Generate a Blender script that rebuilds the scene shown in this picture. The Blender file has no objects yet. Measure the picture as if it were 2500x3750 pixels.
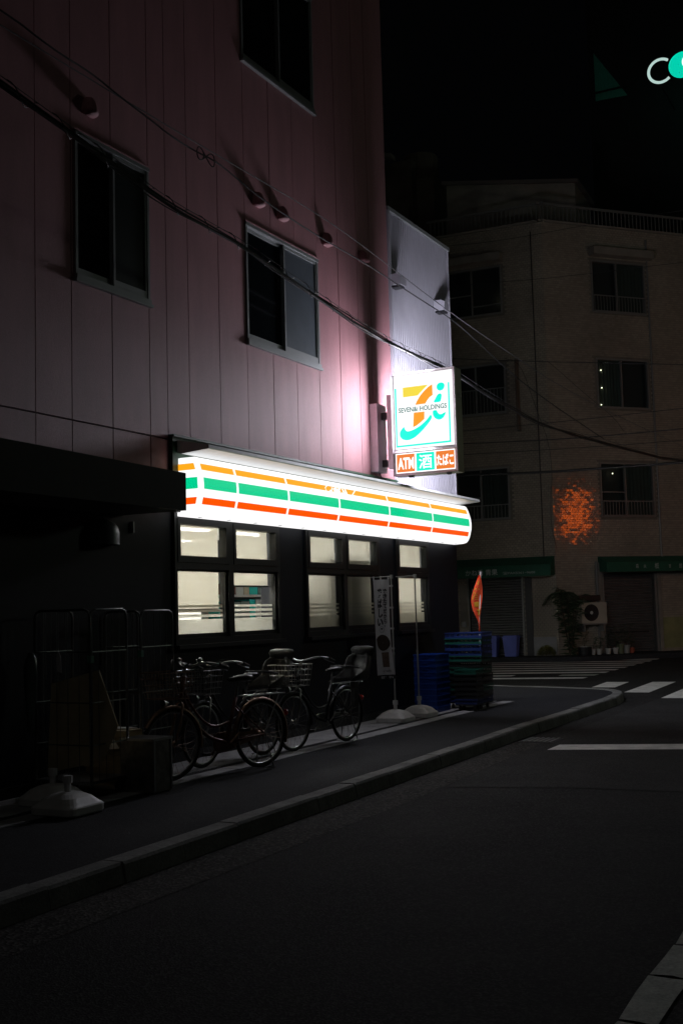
import bpy, math, random
from mathutils import Vector, Matrix
random.seed(7)
S = bpy.context.scene
COL = S.collection
V = Vector

# ------------------------------------------------------------------ camera, world, light, exposure
# world axes: X = away from the shop wall towards the street, Y = along the street, Z = up
cd = bpy.data.cameras.new('camera'); cam = bpy.data.objects.new('camera', cd); COL.objects.link(cam)
R_, D_, F_ = V((.8846, .4655, -.0274)).normalized(), V((-.0643, .0637, -.9959)).normalized(), V((-.4619, .8827, .0863)).normalized()
m = Matrix((R_, -D_, -F_)).transposed().to_4x4(); m.translation = V((7.081, -11.315, 1.5))
cam.matrix_world = m
cd.sensor_fit = 'AUTO'; cd.sensor_width = 36; cd.lens = 40.32; cd.clip_start = .05; cd.clip_end = 2000
S.camera = cam

wd = bpy.data.worlds.new('World'); S.world = wd; wd.use_nodes = True
bg = wd.node_tree.nodes['Background']; bg.inputs[0].default_value = (.75, .82, 1, 1); bg.inputs[1].default_value = .0007

sl = bpy.data.lights.new('night_sky_glow', 'SUN'); sl.energy = .022; sl.angle = math.radians(20); sl.color = (1, .96, .86)
so = bpy.data.objects.new('night_sky_glow', sl); COL.objects.link(so)
so.rotation_euler = V((-.35, .6, -1)).to_track_quat('-Z', 'Y').to_euler(); so.location = (8, -20, 30)

S.view_settings.view_transform = 'Standard'; S.view_settings.look = 'None'
S.view_settings.exposure = 0; S.view_settings.gamma = 1
S.render.engine = 'CYCLES'
cy = S.cycles
cy.use_denoising = True
try: cy.denoiser = 'OPENIMAGEDENOISE'
except Exception: pass
cy.max_bounces = 6; cy.diffuse_bounces = 3; cy.glossy_bounces = 3; cy.transmission_bounces = 4; cy.transparent_max_bounces = 10
cy.caustics_reflective = True; cy.caustics_refractive = False
cy.sample_clamp_indirect = 4

# ------------------------------------------------------------------ helpers
class MB:
    def __init__(self, T=None): self.v = []; self.f = []; self.T = T
    def p(self, q):
        self.v.append(V(self.T(*q)) if self.T else V(q)); return len(self.v) - 1
    def face(self, *pts): self.f.append([self.p(q) for q in pts]); return self
    def box(self, x0, x1, y0, y1, z0, z1):
        x0, x1 = sorted((x0, x1)); y0, y1 = sorted((y0, y1)); z0, z1 = sorted((z0, z1))
        i = [self.p(q) for q in ((x0,y0,z0),(x1,y0,z0),(x1,y1,z0),(x0,y1,z0),(x0,y0,z1),(x1,y0,z1),(x1,y1,z1),(x0,y1,z1))]
        for a in ((3,2,1,0),(4,5,6,7),(0,1,5,4),(1,2,6,5),(2,3,7,6),(3,0,4,7)): self.f.append([i[k] for k in a])
        return self
    def cbox(self, x0, x1, y0, y1, z0, z1, c):
        """box with chamfered upright edges and top"""
        def ring(z, d):
            return [self.p(q) for q in ((x0+c+d,y0+d,z),(x1-c-d,y0+d,z),(x1-d,y0+c+d,z),(x1-d,y1-c-d,z),(x1-c-d,y1-d,z),(x0+c+d,y1-d,z),(x0+d,y1-c-d,z),(x0+d,y0+c+d,z))]
        rs = [ring(z0, 0), ring(z1-c, 0), ring(z1, c)]
        self.loft(rs, True)
        return self
    def loft(self, rs, caps=True):
        n = len(rs[0])
        for a, b in zip(rs, rs[1:]):
            for k in range(n): self.f.append([a[k], a[(k+1) % n], b[(k+1) % n], b[k]])
        if caps: self.f.append(list(reversed(rs[0]))); self.f.append(list(rs[-1]))
    def prism(self, pts, d):
        d = V(d); a = [self.p(q) for q in pts]; b = [self.p(tuple(V(q) + d)) for q in pts]; n = len(a)
        self.f.append(list(reversed(a))); self.f.append(b)
        for k in range(n): self.f.append([a[k], a[(k+1) % n], b[(k+1) % n], b[k]])
        return self
    def tube(self, path, r, n=6, closed=False):
        P = [V(q) for q in path]; L = len(P); rs = []
        rr = r if isinstance(r, (list, tuple)) else [r] * L
        up = None
        for i in range(L):
            if closed: t = P[(i+1) % L] - P[i-1]
            else: t = P[min(i+1, L-1)] - P[max(i-1, 0)]
            if t.length < 1e-9: t = V((0, 0, 1))
            t.normalize()
            if up is None: up = t.orthogonal()
            up = (up - t * up.dot(t))
            if up.length < 1e-6: up = t.orthogonal()
            up.normalize(); s = t.cross(up)
            rs.append([self.p(tuple(P[i] + (up * math.cos(2*math.pi*k/n) + s * math.sin(2*math.pi*k/n)) * rr[i])) for k in range(n)])
        if closed:
            rs.append(rs[0]); self.loft(rs, False)
        else: self.loft(rs, True)
        return self
    def lathe(self, prof, c, n=16, axis='z'):
        c = V(c); rs = []
        for r, h in prof:
            ring = []
            for k in range(n):
                a = 2*math.pi*k/n; u, w = r*math.cos(a), r*math.sin(a)
                q = {'z': (u, w, h), 'y': (u, h, w), 'x': (h, u, w)}[axis]
                ring.append(self.p(tuple(c + V(q))))
            rs.append(ring)
        self.loft(rs, True); return self
    def poly2(self, pts2, y, d=.002):
        """flat polygon in the XZ plane at y, thin towards -y"""
        return self.prism([(a, y, b) for a, b in pts2], (0, -d, 0))

ORG = {}
def _mesh(mb, name, mat, org, smooth=False):
    me = bpy.data.meshes.new(name)
    o = V(org)
    me.from_pydata([tuple(q - o) for q in mb.v], [], mb.f)
    me.validate(verbose=False)
    import bmesh
    bm = bmesh.new(); bm.from_mesh(me); bmesh.ops.recalc_face_normals(bm, faces=bm.faces); bm.to_mesh(me); bm.free()
    if mat: me.materials.append(mat)
    if smooth:
        for p in me.polygons: p.use_smooth = True
    me.update(); return me
def tag(o, label=None, cat=None, group=None, kind=None):
    if label: o['label'] = label
    if cat: o['category'] = cat
    if group: o['group'] = group
    if kind: o['kind'] = kind
    return o
def thing(name, label, cat, loc, group=None):
    o = bpy.data.objects.new(name, None); COL.objects.link(o); o.location = loc; o.empty_display_size = .2
    ORG[o] = V(loc); return tag(o, label, cat, group)
def part(mb, name, mat, par, smooth=False, kind=None, label=None):
    o = bpy.data.objects.new(name, _mesh(mb, name, mat, ORG[par], smooth)); COL.objects.link(o)
    o.parent = par; ORG[o] = ORG[par]
    return tag(o, label, None, None, kind)
def solo(mb, name, mat, label, cat, loc=None, group=None, kind=None, smooth=False):
    if loc is None:
        xs = [q.x for q in mb.v]; ys = [q.y for q in mb.v]; zs = [q.z for q in mb.v]
        loc = ((min(xs)+max(xs))/2, (min(ys)+max(ys))/2, min(zs))
    o = bpy.data.objects.new(name, _mesh(mb, name, mat, loc, smooth)); COL.objects.link(o); o.location = loc; ORG[o] = V(loc)
    return tag(o, label, cat, group, kind)
def struct(mb, name, mat, loc=(0, 0, 0)): return solo(mb, name, mat, None, None, loc, None, 'structure')
def inst(me, name, par, loc, rz=0):
    o = bpy.data.objects.new(name, me); COL.objects.link(o); o.parent = par; o.location = V(loc) - ORG[par]; o.rotation_euler = (0, 0, rz); return o
def copy_tree(o, par=None):
    c = o.copy(); COL.objects.link(c)
    if par: c.parent = par; c.matrix_parent_inverse = o.matrix_parent_inverse
    for ch in o.children: copy_tree(ch, c)
    return c
def place(o, loc, rz=0, scale=None, label=None):
    o.location = loc; o.rotation_euler = (0, 0, rz)
    if scale: o.scale = (scale,) * 3
    if label: o['label'] = label
    return o

def mat(name, col, rough=.6, metal=0., var=0., vs=2., bump=0., bs=80., spec=.5, emit=None, es=0., stretch=None, var2=0., vs2=60.):
    mt = bpy.data.materials.new(name); mt.use_nodes = True
    nt = mt.node_tree; b = nt.nodes['Principled BSDF']
    b.inputs['Base Color'].default_value = (*col, 1); b.inputs['Roughness'].default_value = rough
    b.inputs['Metallic'].default_value = metal; b.inputs['Specular IOR Level'].default_value = spec
    if emit: b.inputs['Emission Color'].default_value = (*emit, 1); b.inputs['Emission Strength'].default_value = es
    if var or bump or var2:
        g = nt.nodes.new('ShaderNodeNewGeometry'); mp = nt.nodes.new('ShaderNodeMapping'); nt.links.new(g.outputs['Position'], mp.inputs[0])
        if stretch: mp.inputs['Scale'].default_value = stretch
    if var or var2:
        last = None
        for amt, sc in ((var, vs), (var2, vs2)):
            if not amt: continue
            n = nt.nodes.new('ShaderNodeTexNoise'); n.inputs['Scale'].default_value = sc; n.inputs['Detail'].default_value = 6; n.inputs['Roughness'].default_value = .65
            nt.links.new(mp.outputs[0], n.inputs['Vector'])
            mr = nt.nodes.new('ShaderNodeMapRange'); mr.inputs['From Min'].default_value = .3; mr.inputs['From Max'].default_value = .7
            mr.inputs['To Min'].default_value = 1 - amt; mr.inputs['To Max'].default_value = 1 + amt
            nt.links.new(n.outputs[0], mr.inputs[0])
            if last is None: last = mr.outputs[0]
            else:
                mm = nt.nodes.new('ShaderNodeMath'); mm.operation = 'MULTIPLY'; nt.links.new(last, mm.inputs[0]); nt.links.new(mr.outputs[0], mm.inputs[1]); last = mm.outputs[0]
        mx = nt.nodes.new('ShaderNodeMix'); mx.data_type = 'RGBA'; mx.blend_type = 'MULTIPLY'; mx.inputs[0].default_value = 1
        mx.inputs[6].default_value = (*col, 1); nt.links.new(last, mx.inputs[7]); nt.links.new(mx.outputs[2], b.inputs['Base Color'])
    if bump:
        n = nt.nodes.new('ShaderNodeTexNoise'); n.inputs['Scale'].default_value = bs; n.inputs['Detail'].default_value = 4
        nt.links.new(mp.outputs[0], n.inputs['Vector'])
        bp = nt.nodes.new('ShaderNodeBump'); bp.inputs['Strength'].default_value = bump; bp.inputs['Distance'].default_value = .01
        nt.links.new(n.outputs[0], bp.inputs['Height']); nt.links.new(bp.outputs[0], b.inputs['Normal'])
    return mt
def emat(name, col, st):
    mt = bpy.data.materials.new(name); mt.use_nodes = True; nt = mt.node_tree
    b = nt.nodes['Principled BSDF']; b.inputs['Base Color'].default_value = (.05, .05, .05, 1); b.inputs['Roughness'].default_value = .35; b.inputs['Specular IOR Level'].default_value = .2
    b.inputs['Emission Color'].default_value = (*col, 1); b.inputs['Emission Strength'].default_value = st
    return mt
def glassmat(name, tint, refl=.08, rough=.02, body=None, bodyf=0.):
    """window glass: mostly see-through, fresnel reflection, optional frosted body"""
    mt = bpy.data.materials.new(name); mt.use_nodes = True; nt = mt.node_tree; nt.nodes.clear()
    out = nt.nodes.new('ShaderNodeOutputMaterial')
    tr = nt.nodes.new('ShaderNodeBsdfTransparent'); tr.inputs[0].default_value = (*tint, 1)
    gl = nt.nodes.new('ShaderNodeBsdfGlossy'); gl.inputs['Roughness'].default_value = rough
    lw_ = nt.nodes.new('ShaderNodeLayerWeight'); lw_.inputs[0].default_value = .5
    pw_ = nt.nodes.new('ShaderNodeMath'); pw_.operation = 'POWER'; pw_.inputs[1].default_value = 4; nt.links.new(lw_.outputs['Facing'], pw_.inputs[0])
    fr = nt.nodes.new('ShaderNodeMath'); fr.operation = 'MULTIPLY_ADD'; fr.inputs[1].default_value = .5; fr.inputs[2].default_value = .04; nt.links.new(pw_.outputs[0], fr.inputs[0])
    sh = tr.outputs[0]
    if body:
        tl = nt.nodes.new('ShaderNodeBsdfTranslucent'); tl.inputs[0].default_value = (*body, 1)
        df = nt.nodes.new('ShaderNodeBsdfDiffuse'); df.inputs[0].default_value = (*body, 1)
        m0 = nt.nodes.new('ShaderNodeMixShader'); m0.inputs[0].default_value = .3; nt.links.new(tl.outputs[0], m0.inputs[1]); nt.links.new(df.outputs[0], m0.inputs[2])
        m1 = nt.nodes.new('ShaderNodeMixShader'); m1.inputs[0].default_value = bodyf; nt.links.new(sh, m1.inputs[1]); nt.links.new(m0.outputs[0], m1.inputs[2]); sh = m1.outputs[0]
    mx = nt.nodes.new('ShaderNodeMixShader'); nt.links.new(fr.outputs[0], mx.inputs[0]); nt.links.new(sh, mx.inputs[1]); nt.links.new(gl.outputs[0], mx.inputs[2])
    nt.links.new(mx.outputs[0], out.inputs[0]); return mt

_txt = {}
def text_faces(body, bold=.0):
    """outline of a text as 2D verts and faces, normalised to its own bounding box"""
    k = (body, bold)
    if k in _txt: return _txt[k]
    cu = bpy.data.curves.new('t', 'FONT'); cu.body = body; cu.size = 1; cu.offset = bold; cu.resolution_u = 3
    ob = bpy.data.objects.new('t', cu); COL.objects.link(ob)
    dg = bpy.context.evaluated_depsgraph_get(); dg.update()
    me = bpy.data.meshes.new_from_object(ob.evaluated_get(dg))
    vs = [(v.co.x, v.co.y) for v in me.vertices]; fs = [list(p.vertices) for p in me.polygons]
    bpy.data.objects.remove(ob); bpy.data.curves.remove(cu); bpy.data.meshes.remove(me)
    if vs:
        x0 = min(a for a, _ in vs); x1 = max(a for a, _ in vs); y0 = min(b for _, b in vs); y1 = max(b for _, b in vs)
        vs = [((a-x0)/max(x1-x0, 1e-6), (b-y0)/max(y1-y0, 1e-6)) for a, b in vs]
    _txt[k] = (vs, fs); return vs, fs
def add_text(mb, body, fn, bold=0.):
    """fn maps (u,v) in 0..1 to a 3D point"""
    vs, fs = text_faces(body, bold); b = len(mb.v)
    for a, c in vs: mb.v.append(V(fn(a, c)))
    for f in fs: mb.f.append([b + k for k in f])
    return mb

# ------------------------------------------------------------------ materials
def asphalt(name, lo, hi, sc=90, bump=.6, rough=.9):
    mt = bpy.data.materials.new(name); mt.use_nodes = True; nt = mt.node_tree; b = nt.nodes['Principled BSDF']
    g = nt.nodes.new('ShaderNodeNewGeometry')
    vo = nt.nodes.new('ShaderNodeTexVoronoi'); vo.inputs['Scale'].default_value = sc; nt.links.new(g.outputs['Position'], vo.inputs['Vector'])
    n = nt.nodes.new('ShaderNodeTexNoise'); n.inputs['Scale'].default_value = 1.1; n.inputs['Detail'].default_value = 8; n.inputs['Roughness'].default_value = .7; nt.links.new(g.outputs['Position'], n.inputs['Vector'])
    sp = nt.nodes.new('ShaderNodeSeparateColor'); nt.links.new(vo.outputs['Color'], sp.inputs[0])
    pw = nt.nodes.new('ShaderNodeMath'); pw.operation = 'POWER'; pw.inputs[1].default_value = 3.5; nt.links.new(sp.outputs[0], pw.inputs[0])
    ad = nt.nodes.new('ShaderNodeMath'); ad.operation = 'MULTIPLY_ADD'; ad.inputs[1].default_value = .8; nt.links.new(n.outputs[0], ad.inputs[0]); nt.links.new(pw.outputs[0], ad.inputs[2])
    cr = nt.nodes.new('ShaderNodeValToRGB'); cr.color_ramp.elements[0].position = .2; cr.color_ramp.elements[1].position = 1.25 if False else 1.
    cr.color_ramp.elements[0].color = (*lo, 1); cr.color_ramp.elements[1].color = (*hi, 1)
    nt.links.new(ad.outputs[0], cr.inputs[0]); nt.links.new(cr.outputs[0], b.inputs['Base Color'])
    b.inputs['Roughness'].default_value = rough; b.inputs['Specular IOR Level'].default_value = .12
    bp = nt.nodes.new('ShaderNodeBump'); bp.inputs['Strength'].default_value = bump; bp.inputs['Distance'].default_value = .006
    nt.links.new(vo.outputs['Distance'], bp.inputs['Height']); nt.links.new(bp.outputs[0], b.inputs['Normal'])
    return mt
m_road = asphalt('asphalt_road', (.009, .0095, .010), (.06, .06, .058))
m_patch = asphalt('asphalt_newer', (.015, .0155, .016), (.072, .072, .070), 110, .35)
m_gutter = asphalt('asphalt_rough_gutter', (.010, .010, .0095), (.10, .097, .09), 55, .9)
m_walk = asphalt('asphalt_pavement', (.016, .017, .019), (.046, .047, .051), 130, .3)
m_conc = mat('concrete_pale', (.30, .30, .31), .8, var=.3, vs=3, bump=.3, bs=120, var2=.15)
m_kerb = mat('concrete_kerb', (.17, .174, .165), .85, var=.4, vs=2.5, bump=.5, bs=90, var2=.25, vs2=40)
m_paint = mat('road_paint_white', (.80, .80, .77), .7, var=.22, vs=6, bump=.4, bs=150, var2=.2, vs2=90)
m_paintold = mat('road_paint_worn', (.42, .46, .40), .75, var=.3, vs=5, bump=.5, bs=120, var2=.3, vs2=60)
m_pink = mat('siding_pink', (.44, .212, .235), .62, var=.13, vs=1.3, bump=.5, bs=150, var2=.10, vs2=70, stretch=(2.2, 2.2, .45))
m_joint = mat('siding_joint', (.05, .022, .024), .8)
m_dark = mat('wall_navy_black', (.004, .0052, .0105), .5, var=.25, vs=2, bump=.12, bs=200, spec=.22)
m_blackframe = mat('frame_black', (.008, .009, .010), .4, spec=.4)
m_alu = mat('window_aluminium', (.30, .315, .32), .42, .3, var=.08)
m_green = mat('board_green', (.022, .06, .032), .45, var=.2)
m_fascia = mat('fascia_charcoal', (.045, .043, .040), .7, var=.2, vs=2)
m_corr = mat('corrugated_steel', (.42, .41, .47), .5, .15, var=.08, vs=1.5)
m_white = mat('white_metal', (.86, .87, .88), .35, .1, var=.08, vs=8)
m_signframe = mat('sign_frame', (.70, .64, .68), .45, .2, var=.08, vs=9)
m_olive = mat('sign_side_olive', (.13, .15, .075), .5, .2, var=.2, vs=9)
m_body = mat('building_body', (.10, .09, .085), .8)
m_wire = mat('cable_black', (.012, .012, .013), .5)
m_wiregrey = mat('cable_grey', (.09, .09, .095), .5)
m_chrome = mat('steel_chrome', (.40, .41, .41), .28, 1.)
m_tyre = mat('tyre_rubber', (.012, .012, .012), .75)
m_black = mat('plastic_black', (.012, .012, .013), .45)
m_plwhite = mat('plastic_white', (.62, .62, .62), .45, var=.12, vs=14, bump=.08, bs=60)
m_cardboard = mat('cardboard', (.46, .38, .24), .9, var=.15, vs=6)
m_darkglass = mat('glass_dark', (.006, .008, .009), .08, spec=.6)
m_frost = mat('glass_frosted_curtain', (.085, .10, .12), .35, var=.12, vs=4)

e_white = emat('lightbox_white', (1, 1, 1), 1.12)
e_or = emat('lightbox_orange', (1, .40, .012), 1.05)
e_gr = emat('lightbox_green', (.0, .64, .28), 1.0)
e_rd = emat('lightbox_red', (1, .085, .0), 1.08)
e_sign = emat('sign_white', (1, 1, 1), 1.12)
e_teal = emat('sign_teal', (.0, 1, .74), 1.05)
e_orange = emat('sign_orange', (1, .335, .02), 1.08)
e_yellow = emat('sign_yellow', (.93, .73, .06), 1.)
e_lowor = emat('sign_panel_orange', (.87, .215, .028), 1.)
e_lowte = emat('sign_panel_teal', (.0, .95, .68), 1.)
e_lowwh = emat('sign_panel_white', (1, 1, 1), 1.4)
e_text = emat('sign_text_teal', (.0, .16, .14), 1.)

# ------------------------------------------------------------------ ground, pavement, kerb, markings
RZ = -.12
struct(MB().face((-250, -250, RZ), (250, -250, RZ), (250, 250, RZ), (-250, 250, RZ)), 'road', m_road)
road = bpy.data.objects['road']
patch = MB().face((2.94, -1.5, RZ+.004), (4.1, -1.2, RZ+.004), (5.2, -1.12, RZ+.004), (9.5, -.35, RZ+.004), (9.5, 40, RZ+.004), (2.62, 40, RZ+.004), (2.62, 13, RZ+.004), (2.70, 2.2, RZ+.004), (2.79, 1.2, RZ+.004))
part(patch, 'asphalt_patch', m_patch, road)
gut = MB().face((2.45, -14, RZ+.003), (2.98, -14, RZ+.003), (2.95, -2.3, RZ+.003), (2.78, 1.2, RZ+.003), (2.72, 2.2, RZ+.003), (2.40, 2.2, RZ+.003))
part(gut, 'gutter_band', m_gutter, road)

# kerb line (front top edge) from behind the camera round the corner into the side street
kf = [(2.72, -14), (2.62, -10), (2.535, -6.65), (2.50, -5.1), (2.47, -3.75), (2.443, -2.3), (2.388, .04), (2.33, 2.4), (2.31, 4.7), (2.30, 6.4)]
kf += [(2.27, 7.2), (2.20, 7.9), (2.03, 8.55), (1.72, 9.0), (1.30, 9.22), (.4, 9.5), (-.8, 9.8), (-4, 10.5), (-9, 11.5)]
def resample(pts, step):
    out = []; 
    for (a, b) in zip(pts, pts[1:]):
        a, b = V(a), V(b); n = max(1, round((b-a).length / step))
        for k in range(n): out.append(a.lerp(b, k/n))
    out.append(V(pts[-1])); return out
def smooth2(pts, it=2):
    for _ in range(it):
        q = [pts[0]]
        for a, b in zip(pts, pts[1:]):
            a, b = V(a), V(b); q += [a.lerp(b, .25), a.lerp(b, .75)]
        q.append(pts[-1]); pts = [tuple(x) for x in q]
    return pts
kc = resample(smooth2(kf, 2), .1)
# inner offset
def offs(pts, d):
    o = []
    for i in range(len(pts)):
        t = (pts[min(i+1, len(pts)-1)] - pts[max(i-1, 0)]).normalized(); o.append(pts[i] + V((-t.y, t.x)) * d)
    return o
kin = offs(kc, .16)
acc = 0; segs = []; cur = [0]
for i in range(1, len(kc)):
    acc += (kc[i]-kc[i-1]).length; cur.append(i)
    sharp = 6.8 < kc[i].y < 9.3 and kc[i].x > .9
    if acc >= (.34 if sharp else .6): segs.append(cur); cur = [i]; acc = 0
sw = MB()
poly = [(p.x, p.y, 0) for p in offs(kc, .155)] + [(-9, 6, 0), (-9, -14, 0)]
sw.prism(poly, (0, 0, RZ - .01))
walk = struct(sw, 'sidewalk', m_walk)
kerb = thing('kerb', None, None, (2.4, 0, RZ)); kerb['kind'] = 'structure'
for s in segs:
    a = [kc[i] for i in s]; b = [kin[i] for i in s]
    d0 = (a[1]-a[0]).normalized() * .004; d1 = (a[-1]-a[-2]).normalized() * .004
    a[0] = a[0] + d0; b[0] = b[0] + d0; a[-1] = a[-1] - d1; b[-1] = b[-1] - d1
    zt = .008 + random.uniform(-.004, .006); mb = MB(); j = random.uniform(-.006, .006)
    low = [(p.x+.022+j, p.y, RZ-.01) for p in a]; mid = [(p.x+j, p.y, zt-.018) for p in a]; top = [(p.x-.014+j, p.y, zt) for p in a]; bk = [(p.x, p.y, zt) for p in b]; bl = [(p.x, p.y, RZ-.01) for p in b]
    rows = [[mb.p(q) for q in r] for r in (low, mid, top, bk, bl)]
    for k in range(len(a)-1):
        for r in range(4): mb.f.append([rows[r][k], rows[r][k+1], rows[r+1][k+1], rows[r+1][k]])
    for k in (0, -1): mb.f.append([rows[r][k] for r in range(5)])
    part(mb, 'kerb_stone', m_kerb, kerb)

# concrete strip with drain slot along the shop wall
strip = thing('wall_foot_paving', None, None, (.4, 0, 0)); strip['kind'] = 'structure'
y = -9.
while y < 6.2:
    y1 = min(y + 1.2, 6.25)
    part(MB().box(.004, .60, y+.004, y1-.004, -.02, .007), 'concrete_slab', m_conc, strip)
    part(MB().box(.70, .90+random.uniform(-.01, .02), y+.004, y1-.004, -.02, .006), 'concrete_edging', m_conc, strip)
    y = y1
m_grate = mat('drain_channel', (.06, .06, .065), .6, .4)
g = MB().box(.604, .696, -9, 6.25, -.02, .001)
yy = -9
part(g, 'drain_channel', m_grate, strip)
g = MB()
while yy < 6.2:
    g.box(.61, .69, yy, yy+.018, .0012, .005); yy += .045
part(g, 'drain_grate_bars', m_grate, strip, kind='stuff')

# road markings, each stripe its own sheet
MK = RZ + .009
def sheet(name, pts, mt, z=MK): return part(MB().face(*[(a, b, z) for a, b in pts]), name, mt, road)
for k in range(6):
    x = .71 + .925 * k
    y0 = 10.95 - 1.25 * k * .95 if k < 3 else 7.4
    sheet('crossing_stripe', [(x+.12, max(y0, 7.4)), (x+.57, max(y0, 7.4)+.02), (x+.46, 12.56+.1*k), (x, 12.52+.1*k)], m_paint)
for k in range(11):
    yb = 13.6 + 1.05 * k
    xr = -.10 - .032 * k
    sl_ = .20
    if k == 1:
        sheet('crossing_stripe', [(xr-7, yb-7*sl_), (xr-1.85, yb-1.85*sl_), (xr-1.9, yb+.48-1.9*sl_), (xr-7, yb+.48-7*sl_)], m_paint)
        sheet('crossing_stripe', [(xr-.8, yb-.8*sl_), (xr, yb), (xr-.02, yb+.48), (xr-.85, yb+.48-.85*sl_)], m_paintold)
    else:
        sheet('crossing_stripe', [(xr-7, yb-7*sl_), (xr, yb), (xr-.02, yb+.48), (xr-7, yb+.48-7*sl_)], m_paint)
sheet('stop_line', [(3.0, 1.30), (6.0, 2.2), (5.95, 2.72), (2.99, 1.80)], m_paint)
# worn edge line by the camera, broken by cracks
y = -9.; random.seed(3)
while y < 10:
    L = random.uniform(.28, .62); j = [random.uniform(-.012, .012) for _ in range(6)]
    sheet('edge_line_piece', [(5.835+j[0], y+j[4]), (5.92, y+j[1]+.02), (6.006+j[1], y-.01), (6.004+j[2], y+L*.5), (6.008+j[3], y+L-.012), (5.93, y+L-.02+j[5]), (5.836+j[2], y+L-.014), (5.832+j[5], y+L*.55)], m_paintold)
    y += L
# drain cover in the gutter
dc = thing('gutter_grating', 'dark iron gutter grating in the road beside the kerb', 'grating', (2.62, 2.2, RZ))
part(MB().box(2.42, 2.86, 1.95, 2.45, RZ-.004, RZ+.008), 'frame', m_grate, dc)
for k in range(6): part(MB().box(2.46+.065*k, 2.49+.065*k, 1.99, 2.41, RZ+.008, RZ+.016), 'bar', m_alu, dc)

# ------------------------------------------------------------------ pink building with the shop
shop = thing('shop_building', 'dark pink panelled building with a convenience store on its ground floor', 'building', (-4, 1, 0))
seams = [-3.604 - .592*k for k in range(10, 0, -1)] + [-3.604, -3.118, -2.526, -1.929, -1.628, -1.232, -.632, -.052, .537, 1.117, 1.709, 2.309, 2.886, 3.30, 3.93]
wins = [(-3.07, -1.925, 4.70, 6.15), (-.055, 1.715, 4.68, 6.14), (-.065, 1.72, 8.14, 9.75)]
body = MB().box(-9, -.35, -9.5, 3.93, 3.0, 14)
body.box(-.349, -.03, -9.5, 3.93, 6.3, 8.0).box(-.349, -.03, -9.5, 3.93, 9.9, 14).box(-.349, -.03, 1.80, 3.93, 3.0, 9.9).box(-.349, -.03, -9.5, -3.15, 2.5, 9.9)
body.box(-.349, -.03, -3.15, 1.80, 3.0, 4.55).box(-.349, -.03, -1.85, -.12, 4.55, 6.3).box(-.349, -.03, -3.15, 1.8, 8.0, 8.1).box(-.349, -.03, -3.15, -.12, 8.1, 9.9).box(-.349, -.03, -3.15, -1.62, 2.5, 3.0)
part(body, 'wall_core', m_joint, shop)
random.seed(11)
for a, b in zip(seams, seams[1:]):
    cols = [(2.60, 3.335)] if b < -1.6 else []
    z0 = 3.347 if b < -1.6 else 3.0
    cuts = [(max(a, w[0]), min(b, w[1]), w[2], w[3]) for w in wins if w[0] < b - .03 and w[1] > a + .03]
    lo = z0
    for c in sorted(cuts, key=lambda q: q[2]):
        cols.append((lo, c[2])); 
        # slivers beside the opening
        if c[0] > a + .02: part(MB().box(-.029, random.uniform(-.001, .001), a+.008, c[0], c[2]+.002, c[3]-.002), 'siding_panel', m_pink, shop)
        if c[1] < b - .02: part(MB().box(-.029, random.uniform(-.001, .001), c[1], b-.008, c[2]+.002, c[3]-.002), 'siding_panel', m_pink, shop)
        lo = c[3]
    cols.append((lo, 14))
    for (p, q) in cols:
        part(MB().box(-.029, random.uniform(-.0015, .0015), a+.006, b-.006, p+.002, q-.002), 'siding_panel', m_pink, shop)

def slider_window(w, lite):
    y0, y1, z0, z1 = w; ym = y0 + (y1-y0)*.51
    fr = MB()
    fr.box(-.12, .016, y0, y0+.035, z0+.05, z1-.04).box(-.12, .016, y1-.035, y1, z0+.05, z1-.04).box(-.12, .026, y0, y1, z1-.04, z1).box(-.12, .034, y0, y1, z0, z0+.05)
    f = part(fr, 'window_frame', m_alu, shop)
    def sash(a, b, x, gm, nm):
        s = MB(); t = .028
        s.box(x, x+.03, a, a+t, z0+.05, z1-.04).box(x, x+.03, b-t, b, z0+.05, z1-.04).box(x, x+.03, a+t, b-t, z0+.05, z0+.13).box(x, x+.03, a+t, b-t, z1-.08, z1-.04)
        part(s, 'sash', m_alu, f)
        part(MB().box(x+.012, x+.016, a+t, b-t, z0+.13, z1-.08), nm, gm, f)
    sash(y0+.035, ym+.015, -.060, m_darkglass, 'pane'); sash(ym-.015, y1-.035, -.022, lite, 'pane')
    part(MB().box(.0, .045, y0-.02, y1+.02, z0-.03, z0), 'sill', m_alu, f)
    part(MB().box(.0, .03, y0-.02, y1+.02, z1, z1+.015), 'drip_cap', m_pink, f)
m_frost2 = mat('glass_frosted_dim', (.02, .026, .026), .3)
slider_window(wins[0], m_frost2); slider_window(wins[1], m_frost); slider_window(wins[2], m_darkglass)

# bowl vents on the pink wall
for (y, z) in ((.20, 6.46), (.77, 6.455), (1.94, 6.45), (3.02, 6.50), (-2.88, 6.42)):
    vb = MB(); rs = []
    for i in range(6):
        t = i/5; hh = .17*(1-t); ww = .085*(1-.15*t)
        rs.append([vb.p((.002 + max(0, math.sin(math.pi*k/10))*.13*math.sqrt(max(.02, 1-(t*.86)**2)), y+ww*math.cos(math.pi*k/10)*math.sqrt(max(.03, 1-(t*.9)**2)), z-.06+.17*t)) for k in range(11)])
    for A_, B_ in zip(rs, rs[1:]):
        for k in range(10): vb.f.append([A_[k], A_[k+1], B_[k+1], B_[k]])
    vb.f.append(list(rs[-1])); vb.f.append(list(reversed(rs[0])))
    part(vb, 'vent_hood', m_pink, shop, True)

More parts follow.
